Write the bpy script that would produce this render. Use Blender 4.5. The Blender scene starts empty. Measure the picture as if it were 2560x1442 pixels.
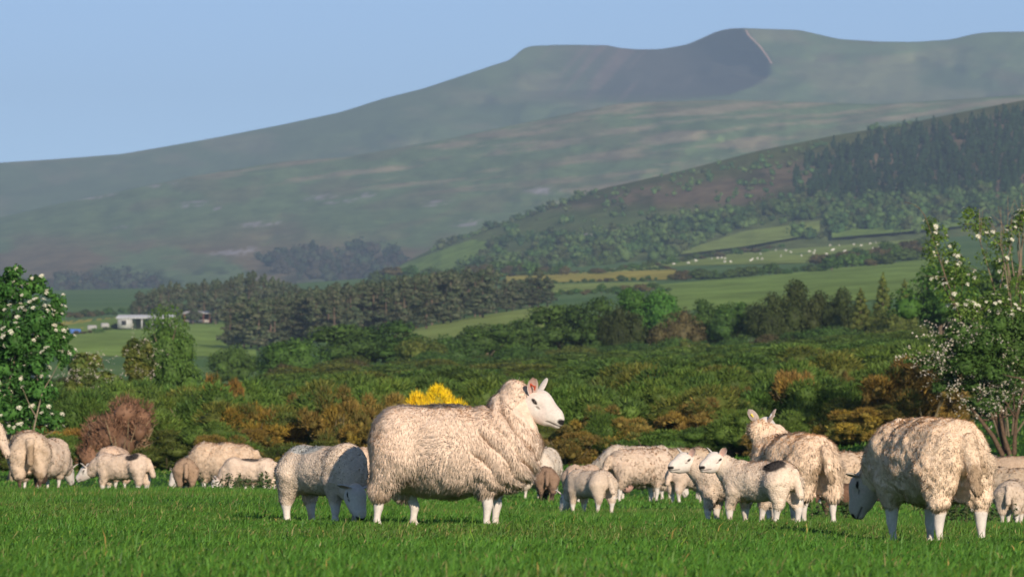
import bpy, math, random
import numpy as np
from mathutils import Vector, Matrix, kdtree

# ------------------------------------------------------------------ camera, sky, sun, exposure
scene = bpy.context.scene
COL = scene.collection
F_PX = 2560 * 200 / 36.0          # focal length in photograph pixels
Y_HOR = 1162.0                    # eye level in the photograph
ZC = 0.40                         # camera height above the datum
cam_d = bpy.data.cameras.new('camera'); cam = bpy.data.objects.new('camera', cam_d); COL.objects.link(cam)
cam_d.lens = 200; cam_d.sensor_width = 36; cam_d.clip_start = 0.5; cam_d.clip_end = 40000
cam.location = (0, 0, ZC)
cam.rotation_euler = (math.radians(90) + math.atan((Y_HOR - 721) / F_PX), 0, 0)
cam_d.dof.use_dof = True; cam_d.dof.focus_distance = 36.7; cam_d.dof.aperture_fstop = 13.0
scene.camera = cam

SUN_AZ, SUN_EL = math.radians(20), math.radians(19)     # azimuth to the right of straight behind the camera
S = Vector((math.sin(SUN_AZ) * math.cos(SUN_EL), -math.cos(SUN_AZ) * math.cos(SUN_EL), math.sin(SUN_EL)))
world = bpy.data.worlds.new('World'); scene.world = world; world.use_nodes = True
nt = world.node_tree; bg = nt.nodes['Background']
sky = nt.nodes.new('ShaderNodeTexSky'); sky.sky_type = 'NISHITA'; sky.sun_disc = False
sky.sun_elevation = SUN_EL; sky.sun_rotation = math.atan2(S.x, S.y)
sky.altitude = 4500; sky.air_density = 0.7; sky.dust_density = 0.0; sky.ozone_density = 1.0
nt.links.new(sky.outputs[0], bg.inputs[0]); bg.inputs[1].default_value = 0.136
sun_d = bpy.data.lights.new('sun', 'SUN'); sun = bpy.data.objects.new('sun', sun_d); COL.objects.link(sun)
sun_d.energy = 4.6; sun_d.angle = math.radians(0.5); sun_d.color = (1.0, 0.86, 0.70)
sun.rotation_euler = S.to_track_quat('Z', 'Y').to_euler()
scene.view_settings.view_transform = 'Standard'; scene.view_settings.look = 'None'
scene.view_settings.exposure = 0.12; scene.view_settings.gamma = 1.0
scene.view_settings.use_curve_mapping = False
scene.render.engine = 'CYCLES'
cy = scene.cycles
cy.use_denoising = True; cy.max_bounces = 4; cy.diffuse_bounces = 3; cy.glossy_bounces = 1
cy.transmission_bounces = 2; cy.volume_bounces = 0; cy.transparent_max_bounces = 4
cy.use_adaptive_sampling = False; cy.caustics_reflective = False; cy.caustics_refractive = False

rng = np.random.default_rng(7)
PI = math.pi

# ------------------------------------------------------------------ helpers
def at(x, y, d):
    """world point seen at photograph pixel (x, y) at distance d"""
    return np.array([(x - 1280) / F_PX * d, d, ZC + (Y_HOR - y) / F_PX * d])

def hash3(ix, iy, iz, seed):
    h = (ix.astype(np.int64) * 374761393 + iy.astype(np.int64) * 668265263 + iz.astype(np.int64) * 2147483647 + seed * 974634777) & 0xFFFFFFFF
    h = ((h ^ (h >> 13)) * 1274126177) & 0xFFFFFFFF
    h = ((h ^ (h >> 16)) * 2246822519) & 0xFFFFFFFF
    return ((h ^ (h >> 15)) & 0xFFFFFF) / float(0xFFFFFF)

def vnoise(p, seed=0):
    p = np.asarray(p, np.float64); i = np.floor(p); f = p - i; u = f * f * (3 - 2 * f); i = i.astype(np.int64)
    r = 0
    for dx in (0, 1):
        for dy in (0, 1):
            for dz in (0, 1):
                w = (u[:, 0] if dx else 1 - u[:, 0]) * (u[:, 1] if dy else 1 - u[:, 1]) * (u[:, 2] if dz else 1 - u[:, 2])
                r = r + w * hash3(i[:, 0] + dx, i[:, 1] + dy, i[:, 2] + dz, seed)
    return r

def fbm(p, seed=0, octv=4):
    a, s, r = 0.5, 1.0, 0
    for k in range(octv):
        r = r + a * vnoise(np.asarray(p) * s, seed + k * 17); a *= 0.5; s *= 2.03
    return r

def sstep(a, b, x):
    t = np.clip((x - a) / (b - a), 0, 1); return t * t * (3 - 2 * t)

def mesh_np(name, V, faces, col=None, smooth=True, mats=(), mat_idx=None):
    """mesh from arrays; faces is a list of (n,k) index arrays"""
    me = bpy.data.meshes.new(name)
    V = np.ascontiguousarray(V, np.float32)
    faces = [np.asarray(f, np.int32) for f in (faces if isinstance(faces, (list, tuple)) else [faces])]
    faces = [f for f in faces if len(f)]
    me.vertices.add(len(V)); me.vertices.foreach_set('co', V.ravel())
    nl = sum(f.size for f in faces); npoly = sum(len(f) for f in faces)
    me.loops.add(nl); me.polygons.add(npoly)
    me.loops.foreach_set('vertex_index', np.concatenate([f.ravel() for f in faces]))
    tot = np.concatenate([np.full(len(f), f.shape[1], np.int32) for f in faces])
    st = np.concatenate([[0], np.cumsum(tot)[:-1]]).astype(np.int32)
    me.polygons.foreach_set('loop_start', st)
    me.polygons.foreach_set('use_smooth', np.full(npoly, bool(smooth)))
    if col is not None:
        c = np.ones((len(V), 4), np.float32); c[:, :3] = col
        a = me.attributes.new('Col', 'FLOAT_COLOR', 'POINT'); a.data.foreach_set('color', c.ravel())
    for m in mats: me.materials.append(m)
    if mat_idx is not None: me.polygons.foreach_set('material_index', np.asarray(mat_idx, np.int32))
    me.update(calc_edges=True)
    return me

def obj(name, me, parent=None, loc=(0, 0, 0), rz=0, **props):
    o = bpy.data.objects.new(name, me); COL.objects.link(o)
    o.location = tuple(float(v) for v in loc); o.rotation_euler = (0, 0, rz)
    if parent is not None: o.parent = parent
    for k, v in props.items(): o[k] = v
    return o

def copy_tree(root, loc, rz, scale, label, group=None, cat=None):
    r = root.copy(); COL.objects.link(r); r.location = tuple(float(v) for v in loc); r.rotation_euler = (0, 0, rz)
    r.scale = scale if isinstance(scale, tuple) else (scale,) * 3
    r['label'] = label
    if group: r['group'] = group
    if cat: r['category'] = cat
    for ch in root.children:
        c = ch.copy(); COL.objects.link(c); c.parent = r
        for g in ch.children:
            d = g.copy(); COL.objects.link(d); d.parent = c
    return r

class Soup:
    """collects vertices, faces and colours of one mesh"""
    def __init__(s): s.V, s.F, s.C, s.n = [], {3: [], 4: []}, [], 0
    def add(s, V, F, C):
        V = np.asarray(V, float).reshape(-1, 3); F = np.asarray(F, int)
        s.V.append(V); s.F[F.shape[1]].append(F + s.n)
        C = np.asarray(C, float); s.C.append(np.broadcast_to(C, (len(V), 3)) if C.ndim == 1 else C); s.n += len(V)
    def faces(s): return [np.concatenate(s.F[k]) for k in (3, 4) if s.F[k]]
    def mesh(s, name, mats, smooth=True):
        return mesh_np(name, np.concatenate(s.V), s.faces(), np.concatenate(s.C), smooth, mats)

def tube(soup, pts, radii, col, n=6, squash=None):
    pts = np.asarray(pts, float); radii = np.asarray(radii, float); k = len(pts)
    tang = np.gradient(pts, axis=0); tang /= np.linalg.norm(tang, axis=1)[:, None] + 1e-9
    ref = np.array([0.31, 0.22, 0.93]) if abs(tang[0] @ np.array([0.31, 0.22, 0.93])) < .9 else np.array([1., 0, 0])
    a = np.cross(tang, ref); a /= np.linalg.norm(a, axis=1)[:, None]; b = np.cross(tang, a)
    th = np.arange(n) * 2 * PI / n
    V = pts[:, None] + radii[:, None, None] * (np.cos(th)[None, :, None] * a[:, None] + np.sin(th)[None, :, None] * b[:, None])
    i = np.arange(k - 1)[:, None] * n; j = np.arange(n)[None]; j2 = (j + 1) % n
    F = np.stack([i + j, i + j2, i + n + j2, i + n + j], -1).reshape(-1, 4)
    soup.add(V.reshape(-1, 3), F, col)

def box(soup, c, s, col, rz=0):
    q = np.array([[x, y, z] for x in (-.5, .5) for y in (-.5, .5) for z in (-.5, .5)]) * np.asarray(s)
    ca, sa = math.cos(rz), math.sin(rz)
    q = np.c_[q[:, 0] * ca - q[:, 1] * sa, q[:, 0] * sa + q[:, 1] * ca, q[:, 2]] + np.asarray(c)
    soup.add(q, [[0, 1, 3, 2], [4, 6, 7, 5], [0, 4, 5, 1], [2, 3, 7, 6], [0, 2, 6, 4], [1, 5, 7, 3]], col)

def grid_faces(nr, nc):
    i = np.arange(nr - 1)[:, None] * nc; j = np.arange(nc - 1)[None]
    return np.stack([i + j, i + j + 1, i + nc + j + 1, i + nc + j], -1).reshape(-1, 4)

# ------------------------------------------------------------------ materials
def new_mat(name):
    m = bpy.data.materials.new(name); m.use_nodes = True
    n = m.node_tree.nodes; l = m.node_tree.links
    return m, n, l, n['Principled BSDF']

def attr_mat(name, rough=0.85, noise_scale=0, noise_amt=0.0, spec=0.2, trans=0.0, island=0.0, bump=0.0, bump_scale=60, detail=3, orand=0.0):
    """base colour = the mesh's own colours, varied by noise and per loose piece"""
    m, n, l, b = new_mat(name)
    a = n.new('ShaderNodeAttribute'); a.attribute_name = 'Col'
    src = a.outputs['Color']
    if noise_amt or island or orand:
        hsv = n.new('ShaderNodeHueSaturation'); l.new(src, hsv.inputs['Color']); src = hsv.outputs[0]
        val = None
        if noise_amt:
            tc = n.new('ShaderNodeTexCoord'); nz = n.new('ShaderNodeTexNoise'); nz.inputs['Scale'].default_value = noise_scale; nz.inputs['Detail'].default_value = detail
            l.new(tc.outputs['Object'], nz.inputs['Vector'])
            mr = n.new('ShaderNodeMapRange'); mr.inputs[1].default_value = 0.25; mr.inputs[2].default_value = 0.75
            mr.inputs[3].default_value = 1 - noise_amt; mr.inputs[4].default_value = 1 + noise_amt
            l.new(nz.outputs[0], mr.inputs[0]); val = mr.outputs[0]
        if island:
            g = n.new('ShaderNodeNewGeometry'); mi = n.new('ShaderNodeMapRange')
            mi.inputs[3].default_value = 1 - island; mi.inputs[4].default_value = 1 + island
            l.new(g.outputs['Random Per Island'], mi.inputs[0])
            if val is not None:
                mm = n.new('ShaderNodeMath'); mm.operation = 'MULTIPLY'; l.new(val, mm.inputs[0]); l.new(mi.outputs[0], mm.inputs[1]); val = mm.outputs[0]
            else: val = mi.outputs[0]
        if orand:
            oi = n.new('ShaderNodeObjectInfo'); mo = n.new('ShaderNodeMapRange'); mo.inputs[3].default_value = 1 - orand; mo.inputs[4].default_value = 1 + orand
            l.new(oi.outputs['Random'], mo.inputs[0]); mm = n.new('ShaderNodeMath'); mm.operation = 'MULTIPLY'; l.new(val, mm.inputs[0]); l.new(mo.outputs[0], mm.inputs[1]); val = mm.outputs[0]
            mh = n.new('ShaderNodeMapRange'); mh.inputs[3].default_value = 0.5 - orand * .06; mh.inputs[4].default_value = 0.5 + orand * .06
            wn = n.new('ShaderNodeTexWhiteNoise'); wn.noise_dimensions = '1D'; l.new(oi.outputs['Random'], wn.inputs['W']); l.new(wn.outputs['Value'], mh.inputs[0]); l.new(mh.outputs[0], hsv.inputs['Hue'])
        l.new(val, hsv.inputs['Value'])
    l.new(src, b.inputs['Base Color'])
    b.inputs['Roughness'].default_value = rough; b.inputs['Specular IOR Level'].default_value = spec
    if bump:
        tc = n.new('ShaderNodeTexCoord'); nz = n.new('ShaderNodeTexNoise'); nz.inputs['Scale'].default_value = bump_scale; nz.inputs['Detail'].default_value = 4
        l.new(tc.outputs['Object'], nz.inputs['Vector'])
        bp = n.new('ShaderNodeBump'); bp.inputs['Strength'].default_value = bump; bp.inputs['Distance'].default_value = 0.02
        l.new(nz.outputs[0], bp.inputs['Height']); l.new(bp.outputs[0], b.inputs['Normal'])
    if trans:
        t = n.new('ShaderNodeBsdfTranslucent'); l.new(src, t.inputs[0]); mx = n.new('ShaderNodeMixShader'); mx.inputs[0].default_value = trans
        out = n['Material Output']; l.new(b.outputs[0], mx.inputs[1]); l.new(t.outputs[0], mx.inputs[2]); l.new(mx.outputs[0], out.inputs[0])
    return m

M_LEAF = attr_mat('foliage', 0.6, 0, 0, 0.2, 0.2, 0.35, orand=0.18)
M_FAR = attr_mat('far_foliage', 0.9, 0, 0, 0.05, 0.0, 0.3, orand=0.2)
M_BARK = attr_mat('bark', 0.9, 25, 0.35, 0.1)
M_WOOL = attr_mat('wool', 0.95, 35, 0.14, 0.05, 0, 0, 0.6, 90)
M_LOCK = attr_mat('wool_locks', 0.9, 0, 0, 0.08, 0.12, 0.10)
M_SKIN = attr_mat('short_hair', 0.75, 60, 0.10, 0.15, 0, 0, 0.15, 160)
M_EYE = attr_mat('eye', 0.15, 0, 0, 0.6)
M_TAG = attr_mat('plastic', 0.4, 0, 0, 0.5)
M_PETAL = attr_mat('petals', 0.7, 0, 0, 0.1, 0.2, 0.12)
M_GRASS = attr_mat('grass_blades', 0.5, 0, 0, 0.3, 0.3, 0.38)
M_PAINT = attr_mat('painted_sheet', 0.6, 2, 0.12, 0.2)

# ------------------------------------------------------------------ the flock: where each stands (pixel x, pixel y of feet, distance)
FEET = dict(A=(1138, 1318, 36.5), B=(812, 1306, 37.5), Y=(2318, 1366, 36.8), U=(1900, 1308, 44), V=(1842, 1304, 45), W=(1985, 1320, 50),
            O=(1475, 1286, 56), N=(1365, 1254, 72), M=(1352, 1247, 79), P=(1458, 1252, 68), Q=(1600, 1264, 75), R=(1590, 1254, 82), Sx=(1705, 1246, 82),
            T=(1728, 1252, 68), X=(2122, 1262, 76), BR=(2112, 1296, 60), Z=(2512, 1232, 86), AA=(2545, 1300, 74), BB=(2530, 1314, 62),
            C=(-140, 1226, 58), D1=(72, 1228, 68), D2=(114, 1226, 80), E=(282, 1232, 92), F=(305, 1242, 70), G=(463, 1238, 74), H=(556, 1236, 90),
            I=(625, 1236, 73), J=(752, 1240, 82), K=(966, 1266, 66))
LD = np.log(np.array([112, 250, 400, 650, 1000, 1500, 2000, 2700, 12000.]))
TX = np.array([0, 640, 1280, 1920, 2560.])
TY = np.array([[1180, 1176, 1172, 1140, 1046], [1020, 1018, 1005, 960, 905], [962, 968, 928, 892, 850], [905, 915, 872, 822, 785], [850, 872, 788, 752, 708],
               [797, 802, 735, 684, 648], [762, 750, 698, 640, 598], [727, 715, 668, 620, 565], [1000, 1000, 1000, 1000, 1000]], float)
_cp = [(v[0], math.log(v[2]), v[1] - (1172 + 5335 / v[2])) for v in FEET.values()]
_cp += [(x, math.log(d), 0.0) for x in (-300, 200, 700, 1280, 1900, 2560, 2900) for d in (14, 20, 26)]
_cp += [(932, math.log(36.5), 1318 - (1172 + 5335 / 36.5)), (1225, math.log(36.5), 1318 - (1172 + 5335 / 36.5))]
_cp += [(x, math.log(57), 1227 - (1172 + 5335 / 57)) for x in (60, 180, 300, 420, 540, 650)]     # slight rise in front of the far group
_cp = np.array(_cp)

def ground_y(x, d):
    """photograph row of the bare ground at column x and distance d"""
    x = np.asarray(x, float); d = np.asarray(d, float); xc = np.clip(x, -300, 2860)
    dn = np.clip(d, 14, 130); num = 0.02 * np.zeros_like(xc); den = np.full_like(xc, 1e-3)
    for cx, cl, r in _cp:
        w = np.exp(-((xc - cx) / 190) ** 2 - ((np.log(dn) - cl) / 0.11) ** 2) + 0.02 * np.exp(-((xc - cx) / 600) ** 2 - ((np.log(dn) - cl) / 0.5) ** 2)
        num = num + w * r; den = den + w
    yn = 1172 + 5335 / dn + num / den
    lf = np.interp(np.log(np.maximum(d, 112)), LD, np.arange(len(LD))); i0 = np.minimum(lf.astype(int), len(LD) - 2); fr = lf - i0
    xt = np.clip((np.clip(x, -500, 3000)) / 640, 0, 3.999); c0 = xt.astype(int); fx = xt - c0
    def row(k): return TY[k, c0] * (1 - fx) + TY[k, c0 + 1] * fx
    yf = row(i0) * (1 - fr) + row(i0 + 1) * fr
    t = sstep(92, 113, d)
    return yn * (1 - t) + yf * t

def gz(X, Y):
    X = np.asarray(X, float); Y = np.asarray(Y, float); d = np.maximum(Y, 14.0)
    return ZC + (Y_HOR - ground_y(X / d * F_PX + 1280, d)) / F_PX * d

def gp(x, d):
    """ground point under pixel column x at distance d"""
    X = (x - 1280) / F_PX * d
    return np.array([X, d, float(gz(np.array([X]), np.array([d]))[0])])

# ------------------------------------------------------------------ ground sheet
def noise_ramp(n, l, scale, stops, vec, detail=4, dist=0.0):
    nz = n.new('ShaderNodeTexNoise'); nz.inputs['Scale'].default_value = scale; nz.inputs['Detail'].default_value = detail; nz.inputs['Distortion'].default_value = dist
    l.new(vec, nz.inputs['Vector'])
    r = n.new('ShaderNodeValToRGB'); e = r.color_ramp.elements
    e[0].position, e[0].color = stops[0][0], (*stops[0][1], 1); e[1].position, e[1].color = stops[-1][0], (*stops[-1][1], 1)
    for p, c in stops[1:-1]:
        q = e.new(p); q.color = (*c, 1)
    l.new(nz.outputs[0], r.inputs[0]); return r.outputs[0]

def make_ground():
    m, n, l, b = new_mat('meadow_soil')
    g = n.new('ShaderNodeNewGeometry')
    c1 = noise_ramp(n, l, 0.35, [(0.3, (0.022, 0.065, 0.010)), (0.7, (0.035, 0.10, 0.014))], g.outputs['Position'])
    c2 = noise_ramp(n, l, 0.012, [(0.35, (0.10, 0.185, 0.050)), (0.65, (0.15, 0.235, 0.065))], g.outputs['Position'])
    at_ = n.new('ShaderNodeAttribute'); at_.attribute_name = 'Col'; mx = n.new('ShaderNodeMix'); mx.data_type = 'RGBA'
    l.new(at_.outputs['Fac'], mx.inputs[0]); l.new(c1, mx.inputs[6]); l.new(c2, mx.inputs[7]); l.new(mx.outputs[2], b.inputs['Base Color']); b.inputs['Roughness'].default_value = 0.95; b.inputs['Specular IOR Level'].default_value = 0.05
    ys = np.concatenate([[-60, -20, 0, 6, 11], np.geomspace(14, 130, 115), np.geomspace(134, 3200, 90), [5000, 8000, 12000]])
    us = np.concatenate([np.linspace(-0.6, -0.13, 14), np.linspace(-0.12, 0.12, 170), np.linspace(0.13, 0.6, 14)])
    Y = np.repeat(ys[:, None], len(us), 1); X = us[None] * np.maximum(Y, 60)
    Z = gz(X.ravel(), Y.ravel())
    V = np.c_[X.ravel(), Y.ravel(), Z]
    o = obj('ground', mesh_np('ground', V, grid_faces(len(ys), len(us)), np.repeat(sstep(380, 430, V[:, 1])[:, None], 3, 1), True, [m]), kind='structure')
    return V[:, 2].min()
Z_MIN = make_ground()

# ------------------------------------------------------------------ hills
def curve(pts):
    p = np.array(pts, float)
    def f(x):
        x = np.asarray(x, float)
        y = np.interp(x, p[:, 0], p[:, 1])
        y2 = np.interp(x - 14, p[:, 0], p[:, 1]); y3 = np.interp(x + 14, p[:, 0], p[:, 1])
        return (2 * y + y2 + y3) / 4
    return f
SKY_FAR = curve([(-3000, 560), (-400, 432), (0, 406), (130, 398), (300, 385), (400, 368), (520, 347), (700, 312), (850, 280), (960, 245), (1060, 220), (1150, 190), (1240, 160),
                 (1284, 146), (1298, 124), (1325, 114), (1400, 111), (1520, 112), (1548, 119), (1600, 123), (1655, 122), (1720, 110), (1762, 92), (1788, 79), (1820, 71), (1850, 69),
                 (2000, 74), (2060, 88), (2100, 97), (2200, 103), (2290, 104), (2380, 98), (2440, 83), (2480, 79), (2560, 78), (2800, 90), (5000, 240)])
SKY_MID = curve([(-3000, 800), (-300, 640), (0, 543), (150, 508), (300, 478), (480, 440), (700, 404), (860, 393), (1100, 350), (1330, 302), (1560, 256), (1830, 249), (2000, 254), (2200, 260), (2560, 236), (2900, 215), (5000, 330)])
SKY_HILL = curve([(-3000, 900), (850, 745), (930, 702), (1000, 662), (1100, 613), (1200, 577), (1300, 545), (1400, 508), (1500, 473), (1700, 428), (1900, 376), (2100, 336), (2250, 312), (2400, 281), (2560, 250), (2900, 195), (5000, 60)])

def relief(name, sky, base_y, d0, d1, power, amp, freq, seed, paint, mat, nrow=90, extra=None, kind='structure'):
    xs = np.concatenate([np.linspace(-2800, -120, 30), np.arange(-100, 2661, 9.0), np.linspace(2680, 4900, 30)])
    t = np.linspace(0, 1, nrow)
    X = np.repeat(xs[None], nrow, 0); T = np.repeat(t[:, None], len(xs), 1)
    YS = np.repeat(sky(xs)[None], nrow, 0); YB = np.maximum(np.repeat(base_y(xs)[None], nrow, 0), YS + 8)
    Yp = YB + (YS - YB) * T
    D = d0 + (d1 - d0) * T ** power
    q = np.c_[X.ravel() / 260, Yp.ravel() / 160, np.zeros(X.size)]
    N = (fbm(q * freq, seed, 5).reshape(X.shape) - 0.47)
    D = D + amp * N * np.minimum(1, 6 * (1 - T) + 0.15)
    if extra is not None: D = D + extra(X, Yp)
    P = np.stack([(X - 1280) / F_PX * D, D, ZC + (Y_HOR - Yp) / F_PX * D], -1)
    C = paint(X, Yp, T)
    front = P[0:1].copy(); front[..., 1] -= 30; front[..., 2] -= 60
    back = []
    for k, dz in ((1, .93), (2.5, .75), (5, .35)):
        b = P[-1:].copy(); b[..., 1] += 160 * k; b[..., 2] *= dz; back.append(b)
    P = np.concatenate([front, P] + back); C = np.concatenate([C[:1], C] + [C[-1:]] * 3)
    me = mesh_np(name, P.reshape(-1, 3), grid_faces(P.shape[0], P.shape[1]), C.reshape(-1, 3), True, [mat])
    o = obj(name, me, kind=kind)
    gx, gd = xs, D
    def depth(x, y):
        """distance of this hillside at pixel (x, y)"""
        i = int(np.clip(np.searchsorted(xs, x), 0, len(xs) - 1))
        col = Yp[:, i][::-1]; return float(np.interp(y, col, D[:, i][::-1]))
    return o, depth

def hill_mat(name, scale, amt):
    m, n, l, b = new_mat(name)
    a = n.new('ShaderNodeAttribute'); a.attribute_name = 'Col'
    g = n.new('ShaderNodeNewGeometry')
    mp = n.new('ShaderNodeMapping'); mp.inputs['Scale'].default_value = (1, 0.22, 2.2); l.new(g.outputs['Position'], mp.inputs['Vector'])
    nz = n.new('ShaderNodeTexNoise'); nz.inputs['Scale'].default_value = scale; nz.inputs['Detail'].default_value = 9; nz.inputs['Roughness'].default_value = 0.72
    l.new(mp.outputs[0], nz.inputs['Vector'])
    mr = n.new('ShaderNodeMapRange'); mr.inputs[1].default_value = 0.3; mr.inputs[2].default_value = 0.7; mr.inputs[3].default_value = 1 - amt; mr.inputs[4].default_value = 1 + amt
    l.new(nz.outputs[0], mr.inputs[0])
    h = n.new('ShaderNodeHueSaturation'); l.new(a.outputs['Color'], h.inputs['Color']); l.new(mr.outputs[0], h.inputs['Value'])
    l.new(h.outputs[0], b.inputs['Base Color']); b.inputs['Roughness'].default_value = 1; b.inputs['Specular IOR Level'].default_value = 0
    return m

def blend(C, w, c):
    return C * (1 - w[..., None]) + np.asarray(c) * w[..., None]
def nz2(X, Y, sx, sy, seed, o=4):
    return fbm(np.c_[X.ravel() / sx, Y.ravel() / sy, np.full(X.size, 3.3)], seed, o).reshape(X.shape)

GRASSY, TAN, HEATH, SCREE, BRACKEN = (0.135, 0.190, 0.080), (0.38, 0.31, 0.19), (0.125, 0.088, 0.070), (0.42, 0.38, 0.37), (0.22, 0.16, 0.095)
EDGE_Y = [60, 75, 100, 130, 158, 190, 215, 235, 247]; EDGE_X = [1858, 1864, 1884, 1911, 1930, 1927, 1888, 1830, 1720]
def edge(Yp): return np.interp(Yp, EDGE_Y, EDGE_X)
def cwm(X, Yp):
    e = edge(Yp); k = np.clip(e - X, 0, None)
    win = sstep(258, 225, Yp) * (1 - 0.0 * X)
    return 560 * (1 - np.exp(-k / 130)) * win * sstep(1180, 1520, X)
def paint_far(X, Yp, T):
    C = np.zeros(X.shape + (3,)) + np.array(GRASSY) * 1.0
    C = blend(C, sstep(.45, .62, nz2(X, Yp, 150, 40, 5)) * .3, TAN)
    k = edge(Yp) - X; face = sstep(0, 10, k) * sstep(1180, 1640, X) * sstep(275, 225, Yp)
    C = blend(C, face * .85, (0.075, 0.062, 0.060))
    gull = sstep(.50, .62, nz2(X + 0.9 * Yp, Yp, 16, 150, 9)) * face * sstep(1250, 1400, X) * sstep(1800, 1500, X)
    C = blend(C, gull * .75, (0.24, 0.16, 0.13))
    C = blend(C, sstep(.52, .62, nz2(X, Yp, 120, 30, 15)) * .5 * sstep(1900, 2000, X), (0.15, 0.13, 0.075))
    return C
M_FARHILL = hill_mat('far_moor', 0.02, 0.26)
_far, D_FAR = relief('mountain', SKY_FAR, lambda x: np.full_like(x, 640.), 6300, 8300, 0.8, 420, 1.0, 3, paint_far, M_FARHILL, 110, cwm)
SCREES = [(800, 493, 46, 8), (918, 487, 22, 7), (862, 503, 60, 5), (605, 628, 46, 12), (560, 632, 50, 6), (1085, 508, 50, 8), (230, 491, 66, 7), (420, 462, 60, 5), (862, 570, 26, 7), (1370, 478, 36, 9),
          (650, 560, 66, 8), (1170, 557, 50, 9), (480, 510, 40, 9), (300, 570, 16, 6), (1340, 476, 30, 7), (540, 520, 12, 6)]
def paint_mid(X, Yp, T):
    C = np.zeros(X.shape + (3,)) + np.array(GRASSY) * 1.2
    C = blend(C, sstep(.45, .58, nz2(X, Yp - 0.10 * (X - 1000) * -1, 190, 14, 25, 5)) * .85 * sstep(520, 470, Yp - 0.0 * X + (1300 - X) * .06), TAN)
    C = blend(C, sstep(.48, .6, nz2(X, Yp + .16 * X, 120, 30, 35, 5)) * .4, (0.20, 0.165, 0.10))
    C = blend(C, sstep(560, 640, Yp) * sstep(.42, .56, nz2(X, Yp, 170, 60, 45)) * .9, BRACKEN)
    C = blend(C, np.exp(-((X - 640) / 130) ** 2 - ((Yp - 580) / 28) ** 2) * .5, (0.22, 0.155, 0.10))
    C = blend(C, sstep(640, 700, Yp) * sstep(.46, .54, nz2(X, Yp, 40, 22, 55)) * .7, (0.035, 0.05, 0.025))
    for sx, sy, rx, ry in SCREES:
        r = ((X - sx) / rx) ** 2 + ((Yp - sy - (X - sx) * -.10) / ry) ** 2
        C = blend(C, sstep(1.3, .4, r) * sstep(.38, .58, nz2(X, Yp, 12, 5, 61)) * .8, SCREE)
    return C
M_MIDHILL = hill_mat('moor', 0.035, 0.34)
_mid, D_MID = relief('mountain_slope', SKY_MID, lambda x: np.full_like(x, 760.), 3900, 6000, 0.9, 300, 1.5, 8, paint_mid, M_MIDHILL, 120)

def paint_hill(X, Yp, T):
    C = np.zeros(X.shape + (3,)) + np.array(BRACKEN)
    C = blend(C, sstep(.44, .58, nz2(X, Yp, 60, 26, 75)) * .75, (0.075, 0.085, 0.035))
    C = blend(C, sstep(.50, .62, nz2(X, Yp, 90, 30, 76)) * .7, (0.26, 0.18, 0.11))
    up = sstep(.12, .04, 1 - T) * sstep(1350, 1500, X)
    C = blend(C, up * .9, (0.10, 0.115, 0.035))
    mead = sstep(1600, 1760, X) * sstep(2230, 2100, X) * sstep(60, 30, Yp - SKY_HILL(X))
    C = blend(C, mead * .85, (0.135, 0.15, 0.045))
    C = blend(C, sstep(500, 540, Yp) * .8, (0.15, 0.21, 0.065))
    return C
M_HILL = hill_mat('bracken_hill', 0.06, 0.36)
_hill, D_HILL = relief('hill', SKY_HILL, lambda x: np.interp(x, [0, 900, 1300, 1900, 2560], [760, 755, 690, 640, 590]), 2350, 3500, 0.9, 130, 2.4, 12, paint_hill, M_HILL, 100)

# reddish footpath up the edge of the summit
def ribbon(name, pts, wpx, depth, col, off=70, kind='structure'):
    pts = np.array(pts, float); V = []
    for k, (x, y) in enumerate(pts):
        w = wpx / 2
        d = depth(x + 5, y) - off
        V += [at(x - w, y, d), at(x + w, y + .6, d)]
    F = [[2 * k, 2 * k + 1, 2 * k + 3, 2 * k + 2] for k in range(len(pts) - 1)]
    return obj(name, mesh_np(name, V, np.array(F), col, True, [M_FARHILL]), kind=kind)
ribbon('footpath', [(1866, 74), (1872, 86), (1884, 98), (1899, 112), (1911, 128), (1921, 142), (1930, 158)], 5.5, D_FAR, (0.58, 0.37, 0.30))

# ------------------------------------------------------------------ fields on the lowland and the hill
def ground_d(x, y, lo=420, hi=2690):
    ds = np.geomspace(lo, hi, 160); ys = ground_y(np.full(160, float(x)), ds)
    k = np.argmax(ys <= y) if (ys <= y).any() else 159
    return float(ds[k])
def field_patch(name, top, bot, depth, col, n=26, m=7, near=0.985):
    top, bot = np.array(top, float), np.array(bot, float); V = []
    xs = np.linspace(max(top[0, 0], bot[0, 0]), min(top[-1, 0], bot[-1, 0]), n)
    for t in np.linspace(0, 1, m):
        for x in xs:
            y = np.interp(x, bot[:, 0], bot[:, 1]) * (1 - t) + np.interp(x, top[:, 0], top[:, 1]) * t
            V.append(at(x, y, depth(x, y) * near))
    V = np.array(V)
    C = np.array(col) * (0.85 + 0.3 * fbm(V / np.array([25, 90, 1e9]), 4, 3))[:, None]
    return obj(name, mesh_np(name, V, grid_faces(m, n), C, True, [M_HILL]), kind='structure')
LG, MG, YF = (0.30, 0.37, 0.10), (0.24, 0.345, 0.08), (0.47, 0.40, 0.09)
field_patch('field', [(990, 832), (1150, 797), (1380, 762)], [(990, 860), (1380, 815)], ground_d, LG)
field_patch('field', [(165, 812), (400, 778), (640, 758)], [(165, 890), (640, 890)], ground_d, MG)
field_patch('field', [(150, 803), (330, 790), (420, 780)], [(150, 830), (330, 806), (420, 790)], ground_d, YF, near=0.993)
field_patch('field', [(1265, 688), (1690, 673)], [(1265, 708), (1690, 698)], ground_d, YF)
field_patch('field', [(1265, 712), (1640, 704)], [(1265, 740), (1640, 722)], ground_d, LG)
field_patch('field', [(1640, 712), (2000, 680), (2340, 645)], [(1640, 780), (2340, 740)], ground_d, MG)
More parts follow.
